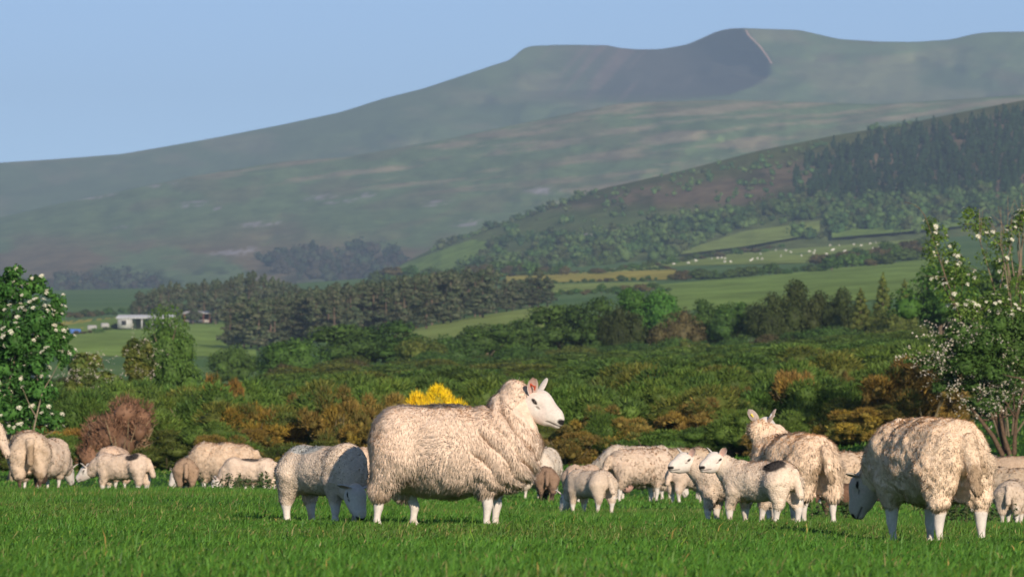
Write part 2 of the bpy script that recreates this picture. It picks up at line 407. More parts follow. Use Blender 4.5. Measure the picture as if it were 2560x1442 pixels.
field_patch('field', [(1440, 684), (1800, 634), (2320, 592)], [(1440, 690), (1700, 664), (2050, 656), (2320, 610)], ground_d, LG)
field_patch('field', [(945, 692), (1020, 656), (1100, 626), (1180, 598), (1218, 604)], [(945, 697), (1080, 700), (1180, 672), (1218, 632)], D_HILL, MG, near=0.99)
field_patch('field', [(1225, 628), (1340, 632)], [(1225, 646), (1340, 645)], D_HILL, MG, near=0.99)
field_patch('field', [(1700, 628), (1860, 578), (2050, 552)], [(1700, 636), (1860, 616), (2050, 582)], D_HILL, LG, near=0.985)
field_patch('field', [(2080, 580), (2250, 545), (2450, 520)], [(2080, 594), (2250, 580), (2450, 560)], D_HILL, MG, near=0.985)

# ------------------------------------------------------------------ plant builders
ICO_V = None
def ico():
    global ICO_V
    if ICO_V is None:
        p = (1 + 5 ** .5) / 2
        v = np.array([(-1, p, 0), (1, p, 0), (-1, -p, 0), (1, -p, 0), (0, -1, p), (0, 1, p), (0, -1, -p), (0, 1, -p), (p, 0, -1), (p, 0, 1), (-p, 0, -1), (-p, 0, 1)], float)
        f = np.array([(0, 11, 5), (0, 5, 1), (0, 1, 7), (0, 7, 10), (0, 10, 11), (1, 5, 9), (5, 11, 4), (11, 10, 2), (10, 7, 6), (7, 1, 8), (3, 9, 4), (3, 4, 2), (3, 2, 6), (3, 6, 8), (3, 8, 9), (4, 9, 5), (2, 4, 11), (6, 2, 10), (8, 6, 7), (9, 8, 1)])
        ICO_V = (v / np.linalg.norm(v[0]), f)
    return ICO_V
def unit(v): return v / (np.linalg.norm(v, axis=-1, keepdims=True) + 1e-9)
def rdir(r, n): return unit(r.normal(size=(n, 3)))

def leaf_quads(soup, P, N, size, aspect, C, r):
    n = len(P); N = unit(N + 0.9 * rdir(r, n)); u = unit(np.cross(N, rdir(r, n))); v = np.cross(N, u)
    s = (size * (0.6 + 0.8 * r.random(n)))[:, None]
    V = np.stack([P - u * s, P + v * s * aspect + N * s * .15, P + u * s, P - v * s * aspect + N * s * .15], 1).reshape(-1, 3)
    soup.add(V, np.arange(4 * n).reshape(n, 4), np.repeat(C, 4, 0))
def spikes(soup, P, D, L, w, C, r):
    n = len(P); side = unit(np.cross(D, rdir(r, n))); l = (L * (0.5 + r.random(n)))[:, None]
    V = np.stack([P - side * w, P + side * w, P + D * l], 1).reshape(-1, 3)
    soup.add(V, np.arange(3 * n).reshape(n, 3), np.repeat(C, 3, 0))
def lobe_points(lobes, n, r, zmin=-.35, shell=(0.72, 1.06)):
    lobes = np.asarray(lobes, float); w = lobes[:, 3] * lobes[:, 5]; w = w / w.sum()
    k = r.choice(len(lobes), n, p=w); D = rdir(r, n); bad = D[:, 2] < zmin; D[bad, 2] *= -1
    rad = shell[0] + (shell[1] - shell[0]) * r.random(n) ** .7
    P = lobes[k, :3] + D * lobes[k, 3:6] * rad[:, None]
    return P, unit(D / lobes[k, 3:6] * lobes[k, 3:6].mean(1)[:, None]), k
def cores(soup, lobes, col, r, f=0.74):
    v, fc = ico()
    for L in lobes:
        soup.add(np.asarray(L[:3]) + v * np.asarray(L[3:6]) * f * (0.8 + .4 * r.random((12, 1))), fc, col)
def palette(r, n, cols, k=None, jit=0.12):
    cols = np.asarray(cols, float)
    i = r.integers(0, len(cols), n) if k is None else (k + (r.random(n) < .25) * r.integers(0, len(cols), n)) % len(cols)
    return np.clip(cols[i] * (1 + jit * r.normal(size=(n, 1))), 0.004, 0.95)

G_GORSE = [(0.087, 0.156, 0.0264), (0.1087, 0.18, 0.033), (0.0754, 0.132, 0.0286), (0.1305, 0.192, 0.033)]
G_OLIVE = [(0.1105, 0.1365, 0.0264), (0.1365, 0.1495, 0.0288), (0.0845, 0.1235, 0.0264)]
G_GOLD = [(0.30, 0.195, 0.036), (0.35, 0.24, 0.04), (0.20, 0.145, 0.034), (0.12, 0.13, 0.03), (0.25, 0.15, 0.034)]
G_BRONZE = [(0.24, 0.156, 0.042), (0.18, 0.134, 0.038), (0.312, 0.21, 0.043), (0.216, 0.156, 0.041), (0.126, 0.144, 0.036)]
G_DEAD = [(0.24, 0.135, 0.075), (0.19, 0.105, 0.055), (0.29, 0.175, 0.10)]
G_BROOM = [(0.85, 0.60, 0.015), (0.80, 0.52, 0.015), (0.70, 0.48, 0.02), (0.30, 0.28, 0.03)]
G_BROAD = [(0.06, 0.1176, 0.0229), (0.078, 0.1456, 0.0291), (0.0504, 0.0986, 0.0229)]
G_BRIGHT = [(0.070, 0.165, 0.025), (0.085, 0.185, 0.030), (0.055, 0.135, 0.022)]
G_DARKCON = [(0.056, 0.091, 0.024), (0.077, 0.1105, 0.0264), (0.0448, 0.078, 0.0216)]
G_BROWNISH = [(0.0939, 0.0774, 0.0326), (0.0774, 0.0751, 0.0286), (0.1105, 0.0884, 0.0408)]
BARKC = (0.16, 0.12, 0.085)

def gorse_mesh(seed, cols, dens=1.0, tall=1.9, wide=1.05, stems=9, stemcol=(0.20, 0.16, 0.09), L=0.11, corecol=None, nl=17, core=.80, rough=0):
    r = np.random.default_rng(seed); s = Soup(); lobes = []
    for k in range(nl):
        a = r.random() * 2 * PI; q = r.random() ** .6 * wide * .8; z = tall * (0.22 + 0.60 * r.random()) * (1 - .30 * (q / wide) ** 2)
        rr = 0.24 + 0.22 * r.random()
        if rough: rr = .13 + .22 * r.random() ** 1.5; q = r.random() ** .55 * wide; z = tall * (.12 + .80 * r.random() ** .9) * (1 - .45 * (q / wide) ** 2)
        lobes.append((q * math.cos(a), q * math.sin(a), z, rr, rr, rr * (.8 + .4 * r.random())))
    lobes.append((0, 0, tall * .38, wide * (.72 - .2 * rough), wide * (.72 - .2 * rough), tall * (.38 - .04 * rough)))
    lobes = np.array(lobes)
    n = int(9500 * dens); P, D, k = lobe_points(lobes, n, r)
    Dd = unit(D + np.array([0, 0, .55]) + .55 * rdir(r, n))
    spikes(s, P, Dd, L, 0.016, palette(r, n, cols, k), r)
    cores(s, lobes, np.mean(corecol or cols, 0), r, core)
    st = Soup()
    for k in range(stems):
        a = r.random() * 2 * PI; e = np.array([math.cos(a) * wide * .75, math.sin(a) * wide * .75, tall * (.2 + .45 * r.random())]); b = np.array([e[0] * .15, e[1] * .15, -.1])
        m = (b + e) / 2 + r.normal(size=3) * .10
        tube(st, [b, m, e, e + (e - m) * .25], [.03, .022, .014, .004], stemcol, 5)
    return s.mesh('foliage', [M_LEAF], True), st.mesh('stem', [M_BARK])

def plant(name, parts, label, cat, group=None, loc=(0, 0, 0), rz=0, scale=(1, 1, 1)):
    e = obj(name, None, None, loc, rz, label=label, category=cat)
    if group: e['group'] = group
    e.scale = scale if isinstance(scale, tuple) else (scale,) * 3
    for nm, me in parts:
        o = obj(nm, me, e)
        if nm in ('stem', 'leaves'): o['kind'] = 'stuff'
    return e

def height_at(x, d, top_y):
    p = gp(x, d); return p, max(0.4, (ground_y(np.array([x]), np.array([d]))[0] - top_y) / F_PX * d)

# ------------------------------------------------------------------ gorse thicket behind the flock
GREEN_T = [gorse_mesh(100 + k, G_GORSE if k < 4 else G_OLIVE) for k in range(6)]
BLOSSOM_T = None
r0 = np.random.default_rng(5)
rows = [(118, 1.15, 1.7), (122, 1.25, 1.9), (127, 1.35, 1.9), (135, 1.5, 1.8), (146, 1.75, 1.75), (160, 2.0, 1.7), (180, 2.4, 1.7), (205, 2.6, 1.75), (232, 2.8, 1.7), (265, 2.9, 1.6), (300, 3.0, 1.5), (340, 3.2, 1.45), (385, 3.4, 1.4)]
gorse_count = 0
for ri, (d, sp, h) in enumerate(rows):
    half = 0.098 * d + 2.6; x = -half + r0.random() * sp
    while x < half:
        dd = d * (1 + (.010 if d < 130 else .03) * r0.normal()); px = x / dd * F_PX + 1280
        if not (2380 < px < 2700 and d < 125) and not (1010 < px < 1170 and d < 121) and not (555 < px < 720 and 200 < d < 400):
            hh = h * (0.85 + .28 * r0.random()); wsc = sp / 1.25 * (0.95 + .35 * r0.random())
            if px > 2050 and d < 130: hh *= .82
            low = 0.55 if (px < 640 and d > 150) else 1.0
            if 330 < px < 700 and d > 135: low = .55
            t = GREEN_T[r0.integers(0, 6 if r0.random() < .4 else 4)]
            plant('gorse_bush', [('foliage', t[0]), ('stem', t[1])], 'green gorse bush in the thicket behind the flock', 'bush', 'green gorse bushes of the thicket',
                  gp(px, dd) - [0, 0, .08], r0.random() * 6.28, (wsc, wsc, hh * low / 1.9))
            gorse_count += 1
        x += sp * (0.8 + .4 * r0.random())

GOLD_T = [gorse_mesh(140 + k, G_GOLD, 1.5, nl=42, core=.55, rough=1) for k in range(2)]; BRONZE_T = [gorse_mesh(150 + k, G_BRONZE, 1.5, nl=42, core=.55, rough=1) for k in range(2)]
for k in range(26):
    dd = 114.5 + 4.5 * r0.random(); px = r0.uniform(120, 2400)
    if 1000 < px < 1180 or 150 < px < 430: continue
    t = (BRONZE_T + GOLD_T[:1])[r0.integers(0, 3)]; w = .45 + .4 * r0.random()
    plant('gorse_bush', [('foliage', t[0]), ('stem', t[1])], 'dull golden-brown gorse bush mixed into the green thicket front', 'bush', 'golden-brown gorse in the thicket front', gp(px, dd) - [0, 0, .05], r0.random() * 6.28, (w, w, (.9 + .75 * r0.random()) / 1.9))
for x in np.arange(-11.5, 11.6, .95):
    dd = 112.5 + .8 * r0.random(); px = x / dd * F_PX + 1280 + 20 * r0.normal()
    if px > 2400 or 1030 < px < 1150: continue
    t = GREEN_T[4 + r0.integers(0, 2)] if r0.random() < .6 else GREEN_T[r0.integers(0, 4)]; w = .55 + .35 * r0.random()
    plant('gorse_bush', [('foliage', t[0]), ('stem', t[1])], 'low olive gorse bush along the front edge of the thicket', 'bush', 'low gorse bushes at the thicket foot', gp(px, dd) - [0, 0, .06], r0.random() * 6.28, (w, w, (.35 + .4 * r0.random()) / 1.2))
DEAD_T = gorse_mesh(160, G_DEAD, .45, 1.9, 1.1, 40, (0.30, 0.22, 0.13), .13); BROOM_T = gorse_mesh(161, G_BROOM, 1.3, 1.9, .95, 6, L=.10, corecol=[(0.30, .24, .02)])
# pixel x, top row, width in pixels, distance, template, label
SPECIAL = [(300, 985, 210, 112.5, DEAD_T, 'dead brown gorse bush with bare branches behind the lamb with the black rump spot'),
           (545, 915, 125, 121, GOLD_T[0], 'tall golden brown gorse bush rising highest above the green thicket'),
           (628, 972, 150, 115.5, GOLD_T[1], 'orange gold gorse bush just above the lamb with a black back mark'),
           (838, 955, 190, 114.5, BRONZE_T[0], 'bronze gold gorse bush above the grazing blue-marked lamb'),
           (905, 1040, 130, 112.5, GOLD_T[0], 'low golden gorse bush by the standing ewe\'s rump'),
           (560, 1075, 190, 112, BRONZE_T[1], 'low bronze gorse bush above the grazing ewe and black-marked lamb'),
           (1092, 940, 165, 113.5, BROOM_T, 'bright yellow flowering broom bush rising behind the standing ewe\'s back'),
           (1420, 1055, 210, 112, BRONZE_T[0], 'low brownish gorse bush beneath the standing ewe\'s muzzle'),
           (1560, 1030, 190, 113, BRONZE_T[1], 'olive bronze gorse bush above the ewe with the udder'),
           (1750, 985, 210, 114, BRONZE_T[0], 'wide bronze gorse bush above the pair of watching lambs'),
           (1995, 910, 140, 117, BRONZE_T[1], 'tall bronze gorse bush above the raised head with ear tags'),
           (2085, 1020, 140, 113, GOLD_T[1], 'small golden gorse bush above the ewe beside the big grazing ewe'),
           (2115, 920, 60, 124, BRONZE_T[0], 'narrow rusty gorse sprig between the two bronze bushes'),
           (2290, 872, 250, 112, BRONZE_T[1], 'largest bronze gorse bush behind the big grazing ewe'),
           (2170, 1000, 150, 111, GOLD_T[0], 'rounded gold flecked gorse bush at foot of the largest bronze gorse'),
           (730, 1110, 150, 112, GOLD_T[1], 'lowest golden gorse bush above the grazing blue-marked lamb\'s rump'),
           (1900, 1060, 150, 112, BRONZE_T[1], 'dark bronze gorse bush around the raised tagged head')]
for k, (x, ty, wpx, d, t, lab) in enumerate(SPECIAL):
    p, h = height_at(x, d, ty); w = min(wpx / F_PX * d / 2.1, h / 1.9 * 1.15)
    plant('broom_bush' if t is BROOM_T else 'gorse_bush', [('foliage', t[0]), ('stem', t[1])], lab, 'bush', None, p - [0, 0, .05], k * 1.3, (w * (.95 + .25 * (k % 3)), w, h / 1.90))

# rough grass at the foot of the thicket is part of the grass below

# ------------------------------------------------------------------ general trees
def tree_meshes(seed, kind, cols, n, leaf, aspect=.6, mat=None, trunkcol=BARKC):
    """unit trees: height 1"""
    r = np.random.default_rng(seed); s = Soup(); t = Soup(); mat = mat or M_LEAF
    if kind == 'broad':
        lobes = [(0, 0, .55, .30, .30, .34)]
        for k in range(13):
            a = r.random() * 6.28; z = .28 + .58 * r.random(); q = .30 * math.sin(min(1, (1.05 - z) / .5) * 1.4) * (.6 + .5 * r.random()); rr = .10 + .10 * r.random()
            lobes.append((q * math.cos(a), q * math.sin(a), z, rr, rr, rr * .9))
        tube(t, [(0, 0, -.05), (.01, 0, .25), (0, .01, .7)], [.035, .028, .01], trunkcol, 6)
        for k in range(5):
            a = k * 1.3; tube(t, [(0, 0, .2 + .06 * k), (.1 * math.cos(a), .1 * math.sin(a), .4 + .05 * k), (.22 * math.cos(a), .22 * math.sin(a), .55 + .05 * k)], [.018, .012, .004], trunkcol, 4)
        zmin, co = -.5, .72
    elif kind == 'low':
        lobes = [(0, 0, .38, .5, .5, .40)]
        for k in range(14):
            a = r.random() * 6.28; q = .48 * r.random() ** .6; z = .2 + .6 * r.random() * (1 - q); rr = .14 + .12 * r.random()
            lobes.append((q * math.cos(a), q * math.sin(a), z, rr, rr, rr * .95))
        tube(t, [(0, 0, -.05), (.01, 0, .2), (0, .01, .5)], [.03, .025, .01], trunkcol, 5)
        zmin, co = -.3, .78
    elif kind == 'conifer':
        lobes = []
        for k in range(34):
            z = .08 + .87 * (k / 33) ** .9; a = k * 2.4; q = .20 * (1.0 - z) ** .8 * (.7 + .5 * r.random()); rr = .035 + .115 * (1 - z)
            lobes.append((q * math.cos(a), q * math.sin(a), z, rr, rr, rr * .75))
        lobes.append((0, 0, .98, .02, .02, .05))
        tube(t, [(0, 0, -.05), (0, 0, .5), (0, 0, .97)], [.03, .02, .004], trunkcol, 5)
        zmin, co = -.9, .8
    else:  # pine: bare trunk, tiered ragged crown
        lobes = []
        for k in range(26):
            z = .14 + .80 * r.random(); a = r.random() * 6.28; q = (.03 + .20 * (1 - z) ** .6) * r.random() ** .4; rr = .05 + .075 * (1.1 - z)
            lobes.append((q * math.cos(a), q * math.sin(a), z, rr, rr, rr * .6))
        lobes.append((0, 0, .93, .045, .045, .08))
        tube(t, [(0, 0, -.06), (.008, 0, .4), (0, .006, .9)], [.018, .014, .005], (0.17, 0.12, 0.09), 5)
        for k in range(7):
            a = k * 2.1; z = .2 + .06 * k; tube(t, [(0, 0, z), (.1 * math.cos(a), .1 * math.sin(a), z + .02)], [.006, .002], (0.16, 0.11, 0.085), 4)
        zmin, co = -.6, .7
    lobes = np.array(lobes); P, D, k = lobe_points(lobes, n, r, zmin, (.7, 1.12))
    leaf_quads(s, P, D, leaf, aspect, palette(r, n, cols, k), r)
    cores(s, lobes, np.mean(cols, 0), r, co)
    return [('crown', s.mesh('crown', [mat])), ('trunk', t.mesh('trunk', [M_BARK]))]

T_BROAD = [tree_meshes(200 + k, 'broad', G_BROAD, 3800, .018) for k in range(2)]
T_BRIGHT = [tree_meshes(210 + k, 'broad', G_BRIGHT, 3800, .018) for k in range(2)]
T_LOW = [tree_meshes(220 + k, 'low', c, 4000, .022) for k, c in enumerate((G_BROAD, G_BRIGHT, G_OLIVE, G_BROWNISH))]
T_CON = [tree_meshes(230 + k, 'conifer', c, 2400, .018, .45) for k, c in enumerate((G_DARKCON, G_OLIVE))]
G_PINE = [(0.075, 0.098, 0.050), (0.092, 0.104, 0.056), (0.062, 0.088, 0.044), (0.105, 0.104, 0.062)]
T_PINE = [tree_meshes(240 + k, 'pine', G_PINE, 900, .030, .5, M_FAR) for k in range(4)]

T_CLUMP = [tree_meshes(216 + k, 'low', [(0.050, 0.070, 0.018), (0.066, 0.084, 0.020), (0.042, 0.060, 0.016)], 5000, .020) for k in range(2)]
T_YOUNG = tree_meshes(215, 'broad', [(0.075, 0.150, 0.026), (0.095, 0.175, 0.032), (0.060, 0.120, 0.024)], 7500, .0125)
# tree line beyond the thicket: x, top row, width px, template, distance, label
LINE = [(575, 862, 130, T_LOW[0], 420, 'rounded dark green bush just left of the bright green bush in the valley tree line'),
        (738, 836, 190, T_LOW[1], 410, 'bright green rounded bush below the pine plantation'),
        (870, 812, 170, T_BROAD[0], 430, 'broad green tree straight above the grazing blue-marked lamb'),
        (965, 812, 170, T_BROAD[1], 432, 'round green tree in the tree line above the standing ewe\'s back'),
        (1055, 835, 130, T_LOW[2], 425, 'olive bush before the pale strip field'),
        (1130, 838, 130, T_LOW[0], 428, 'dark green bush below the middle of the pale strip field'),
        (1215, 812, 140, T_BROAD[0], 430, 'green tree above the standing ewe\'s neck wool'),
        (1300, 806, 130, T_BROAD[1], 432, 'green tree straight above the standing ewe\'s face'),
        (1400, 748, 140, T_BROAD[0], 440, 'tall green tree at the end of the pale strip field'),
        (1478, 738, 130, T_BROAD[1], 438, 'tall mid green tree right of the strip field\'s end'),
        (1548, 742, 110, T_CLUMP[0], 436, 'olive evergreen between rounded trees in the tree line'),
        (1600, 728, 100, T_BRIGHT[1], 450, 'pale topped tree behind the olive evergreen'),
        (1648, 718, 100, T_BRIGHT[0], 448, 'bright light green tree topping the middle of the tree line'),
        (1700, 752, 130, T_LOW[3], 440, 'brownish bush in the middle of the tree line'),
        (1770, 744, 80, T_BROAD[1], 445, 'small dark tree between the brownish bush and rounded evergreen clump'),
        (1832, 742, 90, T_BROAD[0], 440, 'grey green tree just left of the rounded evergreen clump'),
        (1930, 708, 130, T_CLUMP[0], 436, 'dense dark evergreen forming the left of the rounded clump'),
        (1990, 696, 140, T_CLUMP[1], 440, 'tallest dark evergreen in the rounded clump of the tree line'),
        (2055, 704, 130, T_CLUMP[0], 438, 'dark evergreen forming the right of the rounded clump'),
        (2108, 716, 110, T_CLUMP[1], 436, 'olive evergreen beside the rounded dark clump'),
        (2152, 722, 70, T_CON[1], 430, 'slim young conifer right of the rounded clump'),
        (2208, 684, 66, T_CON[1], 434, 'tallest slim young conifer, left of the flowering elder'),
        (2262, 700, 64, T_CON[1], 432, 'slim young conifer nearest the flowering elder'),
        (2232, 752, 130, T_LOW[2], 426, 'rounded olive bush among the slim young conifers'),
        (2350, 640, 170, T_BRIGHT[0], 300, 'bright green tree behind the flowering elder\'s twigs'),
        (2440, 660, 190, T_BROAD[0], 310, 'dark green tree behind the middle of the flowering elder'),
        (2545, 645, 190, T_BROAD[1], 305, 'green tree behind the flowering elder at the picture edge'),
        (415, 728, 130, T_YOUNG, 190, 'tall light green young tree standing before the white barn')]
for k, (x, ty, wpx, t, d, lab) in enumerate(LINE):
    ty = ty - (14 if 500 < x < 1370 else 0); p, h = height_at(x, d, ty); base = .62 if t in T_BROAD + T_BRIGHT + [T_YOUNG] else 1.05 if t in T_LOW + T_CLUMP else .46
    w = wpx / F_PX * d / base
    plant('tree' if t not in T_LOW else 'bush', t, lab, 'tree' if t not in T_LOW else 'bush', None, p - [0, 0, .03 * h], k * 2.1, (w, w, h * 1.03))
# lower shrubs filling the foot of the tree line
r1 = np.random.default_rng(11)
for x in np.arange(690, 2330, 46):
    d = 405 + 14 * r1.random(); p = gp(x + 18 * r1.normal(), d); h = 1.3 + 1.0 * r1.random(); w = 2.6 + 1.6 * r1.random()
    plant('shrub', T_LOW[[0, 2, 3, 0, 0][r1.integers(0, 5)]], 'low dark shrub at the foot of the valley tree line', 'shrub', 'low shrubs under the tree line', p - [0, 0, .1], x, (w, w, h))
for x in np.arange(1360, 2330, 42):
    d = 450 + 20 * r1.random(); p = gp(x + 14 * r1.normal(), d); h = 2.6 + 1.1 * r1.random(); w = 3.4 + 1.2 * r1.random()
    plant('tree', [T_BROAD, T_CON][int(r1.random() < .15)][r1.integers(0, 2)], 'dark tree filling the back of the valley tree line', 'tree', 'trees at the back of the tree line', p - [0, 0, .1], x, (w, w, h))

# ------------------------------------------------------------------ pine plantation
r2 = np.random.default_rng(21); npine = 0
for row_d, x0, x1, sp in ((980, 590, 1060, 26), (1010, 600, 1150, 24), (1050, 640, 1230, 23), (1100, 690, 1300, 24), (1160, 720, 1330, 25)):
    for x in np.arange(x0, x1, sp):
        xx = x + 8 * r2.normal(); d = row_d + 12 * r2.normal(); p = gp(xx, d); h = 8.2 + 1.6 * r2.random() - (3.0 if xx > 1260 else 0); w = 9 + 4 * r2.random()
        plant('pine_tree', T_PINE[r2.integers(0, 4)], 'dark pine tree in the large plantation in the valley', 'tree', 'pines of the large plantation', p - [0, 0, .3], r2.random() * 6, (w, w, h)); npine += 1
for row_d, sp in ((1420, 22), (1470, 22), (1530, 23)):
    for x in np.arange(352, 775, sp):
        xx = x + 6 * r2.normal(); d = row_d + 12 * r2.normal(); p = gp(xx, d); top = np.interp(xx, [340, 420, 560, 640, 760], [722, 700, 690, 672, 712]) + 12 * r2.random()
        h = max(3, (ground_y(np.array([xx]), np.array([d]))[0] - top) / F_PX * d); w = 7.5 + 3.5 * r2.random()
        plant('pine_tree', T_PINE[r2.integers(0, 4)], 'dark pine tree in the farther wood above the white barn', 'tree', 'pines of the wood above the barn', p - [0, 0, .3], r2.random() * 6, (w, w, h)); npine += 1
for x, ty in ((1345, 668), (1368, 690), (1330, 712)):
    p, h = height_at(x, 1120, ty)
    plant('pine_tree', T_PINE[x % 4], {1345: 'tallest lone pine standing free at the end of the large plantation', 1368: 'lone pine just right of the tallest lone pine', 1330: 'shorter lone pine between plantation and tallest lone pine'}[x], 'tree', None, p, 0, (9, 9, h))

# ------------------------------------------------------------------ hedgerow trees between the valley fields
T_FARTREE = [tree_meshes(260 + k, kd, c, 420, .055, .7, M_FAR) for k, (kd, c) in enumerate((('low', G_BROAD), ('low', G_BROWNISH), ('broad', G_BROAD), ('low', G_DARKCON), ('broad', G_BRIGHT)))]
def hedge_run(pts, sp, hpx, label, group, seed, name='hedgerow_tree'):
    r = np.random.default_rng(seed); pts = np.array(pts, float); x = pts[0, 0]
    while x < pts[-1, 0]:
        y = np.interp(x, pts[:, 0], pts[:, 1]) + 1.5 * r.normal(); d = ground_d(x, y, 430, 2690); h = hpx * (.55 + .9 * r.random()) / F_PX * d; w = h * (1.0 + .8 * r.random())
        plant(name, T_FARTREE[r.integers(0, 4)], label, 'tree', group, gp(x, d) - [0, 0, .05 * h], r.random() * 6, (w, w, h)); x += sp * (.6 + .8 * r.random())
hedge_run([(1680, 702), (1800, 698), (2000, 684), (2330, 648)], 17, 30, 'dark hedgerow tree between the big green field and the sheep field', 'hedgerow below the sheep field', 31)
hedge_run([(1265, 690), (1450, 684), (1690, 674)], 9, 8, 'low bush of the dark hedge above the yellow field', 'hedge above the yellow field', 32, 'hedge_bush')
hedge_run([(2050, 664), (2180, 652), (2330, 622)], 15, 34, 'dark tree in the copse right of the sheep field', 'copse beside the sheep field', 33)
hedge_run([(1300, 712), (1450, 709), (1650, 702)], 18, 13, 'small bush along the yellow field\'s lower edge', 'bushes below the yellow field', 34, 'hedge_bush')
hedge_run([(1270, 745), (1500, 735), (1680, 728)], 16, 20, 'pale bush in the hedge above the tree line', 'hedge above the tree line', 35, 'hedge_bush')
hedge_run([(1480, 688), (1750, 648), (2000, 618), (2320, 588)], 10, 16, 'low hedge bush along the top of the sheep field', 'hedge above the sheep field', 36, 'hedge_bush')
hedge_run([(940, 708), (1100, 700), (1260, 690), (1420, 688)], 13, 34, 'dark tree in the belt beneath the small hill field', 'tree belt below the small hill field', 37)
hedge_run([(20, 800), (200, 795), (350, 783)], 16, 24, 'bluish tree at the foot of the moor above the yellow strip', 'trees above the yellow strip', 38)
hedge_run([(190, 838), (250, 832), (300, 822)], 14, 14, 'small bush beside the white barn', 'bushes beside the barn', 39, 'hedge_bush')
hedge_run([(560, 772), (640, 764), (720, 752)], 14, 18, 'pale bush along the field below the farther pines', 'bushes below the farther pines', 40, 'hedge_bush')

# ------------------------------------------------------------------ woods on the hill and below the moor: far masses nobody could count
def inside(poly, x, y):
    poly = np.array(poly, float); c = np.zeros(len(x), bool); j = len(poly) - 1
    for i in range(len(poly)):
        xi, yi = poly[i]; xj, yj = poly[j]
        cond = ((yi > y) != (yj > y)) & (x < (xj - xi) * (y - yi) / (yj - yi + 1e-9) + xi); c ^= cond; j = i
    return c
def wood(name, pts, depth, size, cols, kind, seed, label):
    r = np.random.default_rng(seed); T = []
    for k in range(5):
        s = Soup(); rr = np.random.default_rng(seed * 10 + k)
        if kind == 'conifer': lobes = np.array([(0, 0, .3, .20, .20, .3), (.02, 0, .6, .13, .13, .22), (0, .01, .85, .06, .06, .14)])
        else:
            lobes = [(0, 0, .45, .36, .36, .40)] + [(.3 * math.cos(a), .3 * math.sin(a), .3 + .5 * rr.random(), .20, .20, .2) for a in rr.random(5) * 6.28]; lobes = np.array(lobes)
        nl = 24 if kind == 'conifer' else 44; P, D, q = lobe_points(lobes, nl, rr, -.3, (.8, 1.15)); leaf_quads(s, P, D, .085 if kind != 'conifer' else .07, .7, np.ones((nl, 3)), rr); cores(s, lobes[:3], (1, 1, 1), rr, .9)
        T.append((np.concatenate(s.V), s.F))
        fl = s.faces(); T[-1] = (np.concatenate(s.V), fl)
    out = Soup()
    for x, y in pts:
        d = depth(x, y); b = at(x, y, d); v, fl = T[r.integers(0, 5)]; a = r.random() * 6.28; h = size * (.45 + 1.0 * r.random() ** 1.4); w = h * (.85 + .6 * r.random())
        q = np.c_[(v[:, 0] * math.cos(a) - v[:, 1] * math.sin(a)) * w, (v[:, 0] * math.sin(a) + v[:, 1] * math.cos(a)) * w, v[:, 2] * h - .12 * h] + b
        c = np.array(cols[r.integers(0, len(cols))]) * (.8 + .4 * r.random()); n0 = out.n
        out.add(q, fl[0], c)
        if len(fl) > 1: out.F[4].append(fl[1] + n0)
    return obj(name, out.mesh(name, [M_FAR]), kind='stuff', label=label)
def scatter(poly, n, seed, gate=None):
    r = np.random.default_rng(seed); p = np.array(poly, float); x = r.uniform(p[:, 0].min(), p[:, 0].max(), n * 6); y = r.uniform(p[:, 1].min(), p[:, 1].max(), n * 6)
    ok = inside(poly, x, y)
    if gate is not None: ok &= gate(x, y, r)
    q = np.c_[x[ok], y[ok]][:n]; return q[np.argsort(q[:, 1])]
CONPOLY = [(2030, 490), (2055, 410), (2180, 352), (2290, 330), (2400, 314), (2700, 250), (2700, 470), (2300, 505), (2100, 515)]
wood('conifer_forest', np.concatenate([scatter(CONPOLY, 1300, 51), scatter([(1960, 510), (2000, 400), (2150, 345), (2400, 300), (2400, 330), (2060, 420), (2060, 520)], 60, 57)]), D_HILL, 7.6, [(0.022, 0.048, 0.020), (0.030, 0.058, 0.024), (0.018, 0.040, 0.018)], 'conifer', 5, 'dense dark conifer forest covering the upper slope of the wooded hill')
DECPOLY = [(1000, 672), (1110, 616), (1230, 600), (1330, 592), (1500, 585), (1640, 560), (1780, 555), (1950, 515), (2050, 505), (2700, 468), (2700, 560), (2200, 590), (1900, 606), (1720, 640), (1420, 690), (1180, 690)]
GD = [(0.0731, 0.1326, 0.0422), (0.0975, 0.156, 0.0475), (0.0585, 0.1092, 0.0396), (0.1219, 0.1794, 0.0594), (0.0894, 0.1092, 0.0449)]
def notfield(x, y, r):
    f = inside([(1690, 640), (1860, 574), (2060, 548), (2060, 586), (1860, 620)], x, y) | inside([(940, 700), (1020, 655), (1180, 595), (1222, 600), (1222, 640), (1180, 676), (1080, 704)], x, y) | inside([(1225, 625), (1345, 630), (1345, 648), (1225, 648)], x, y)
    return ~f
wood('deciduous_wood', scatter(DECPOLY, 900, 52, notfield), D_HILL, 6.6, GD, 'broad', 6, 'mixed green woodland along the lower slope of the hill')
SCRUBPOLY = [(1080, 618), (1200, 580), (1400, 512), (1600, 455), (1850, 395), (2080, 345), (2060, 480), (1900, 500), (1600, 545), (1300, 575)]
wood('hillside_scrub', scatter(SCRUBPOLY, 260, 53, lambda x, y, r: r.random(len(x)) < sstep(.42, .56, fbm(np.c_[x / 70, y / 30, x * 0], 66))), D_HILL, 3.6, GD, 'broad', 7, 'scattered green scrub dotted over the brown bracken slope')
ridge = np.array([(x, float(SKY_HILL(np.array([x]))[0]) + 3 + 5 * r2.random()) for x in np.concatenate([np.arange(1080, 1260, 7), np.arange(1260, 1500, 10), np.arange(2180, 2300, 12)])])
wood('ridge_trees', ridge, D_HILL, 4.6, GD, 'broad', 8, 'line of small dark trees along the hill\'s skyline')
MOORPOLY = [(640, 650), (900, 628), (1010, 640), (1010, 690), (780, 700), (700, 690)]
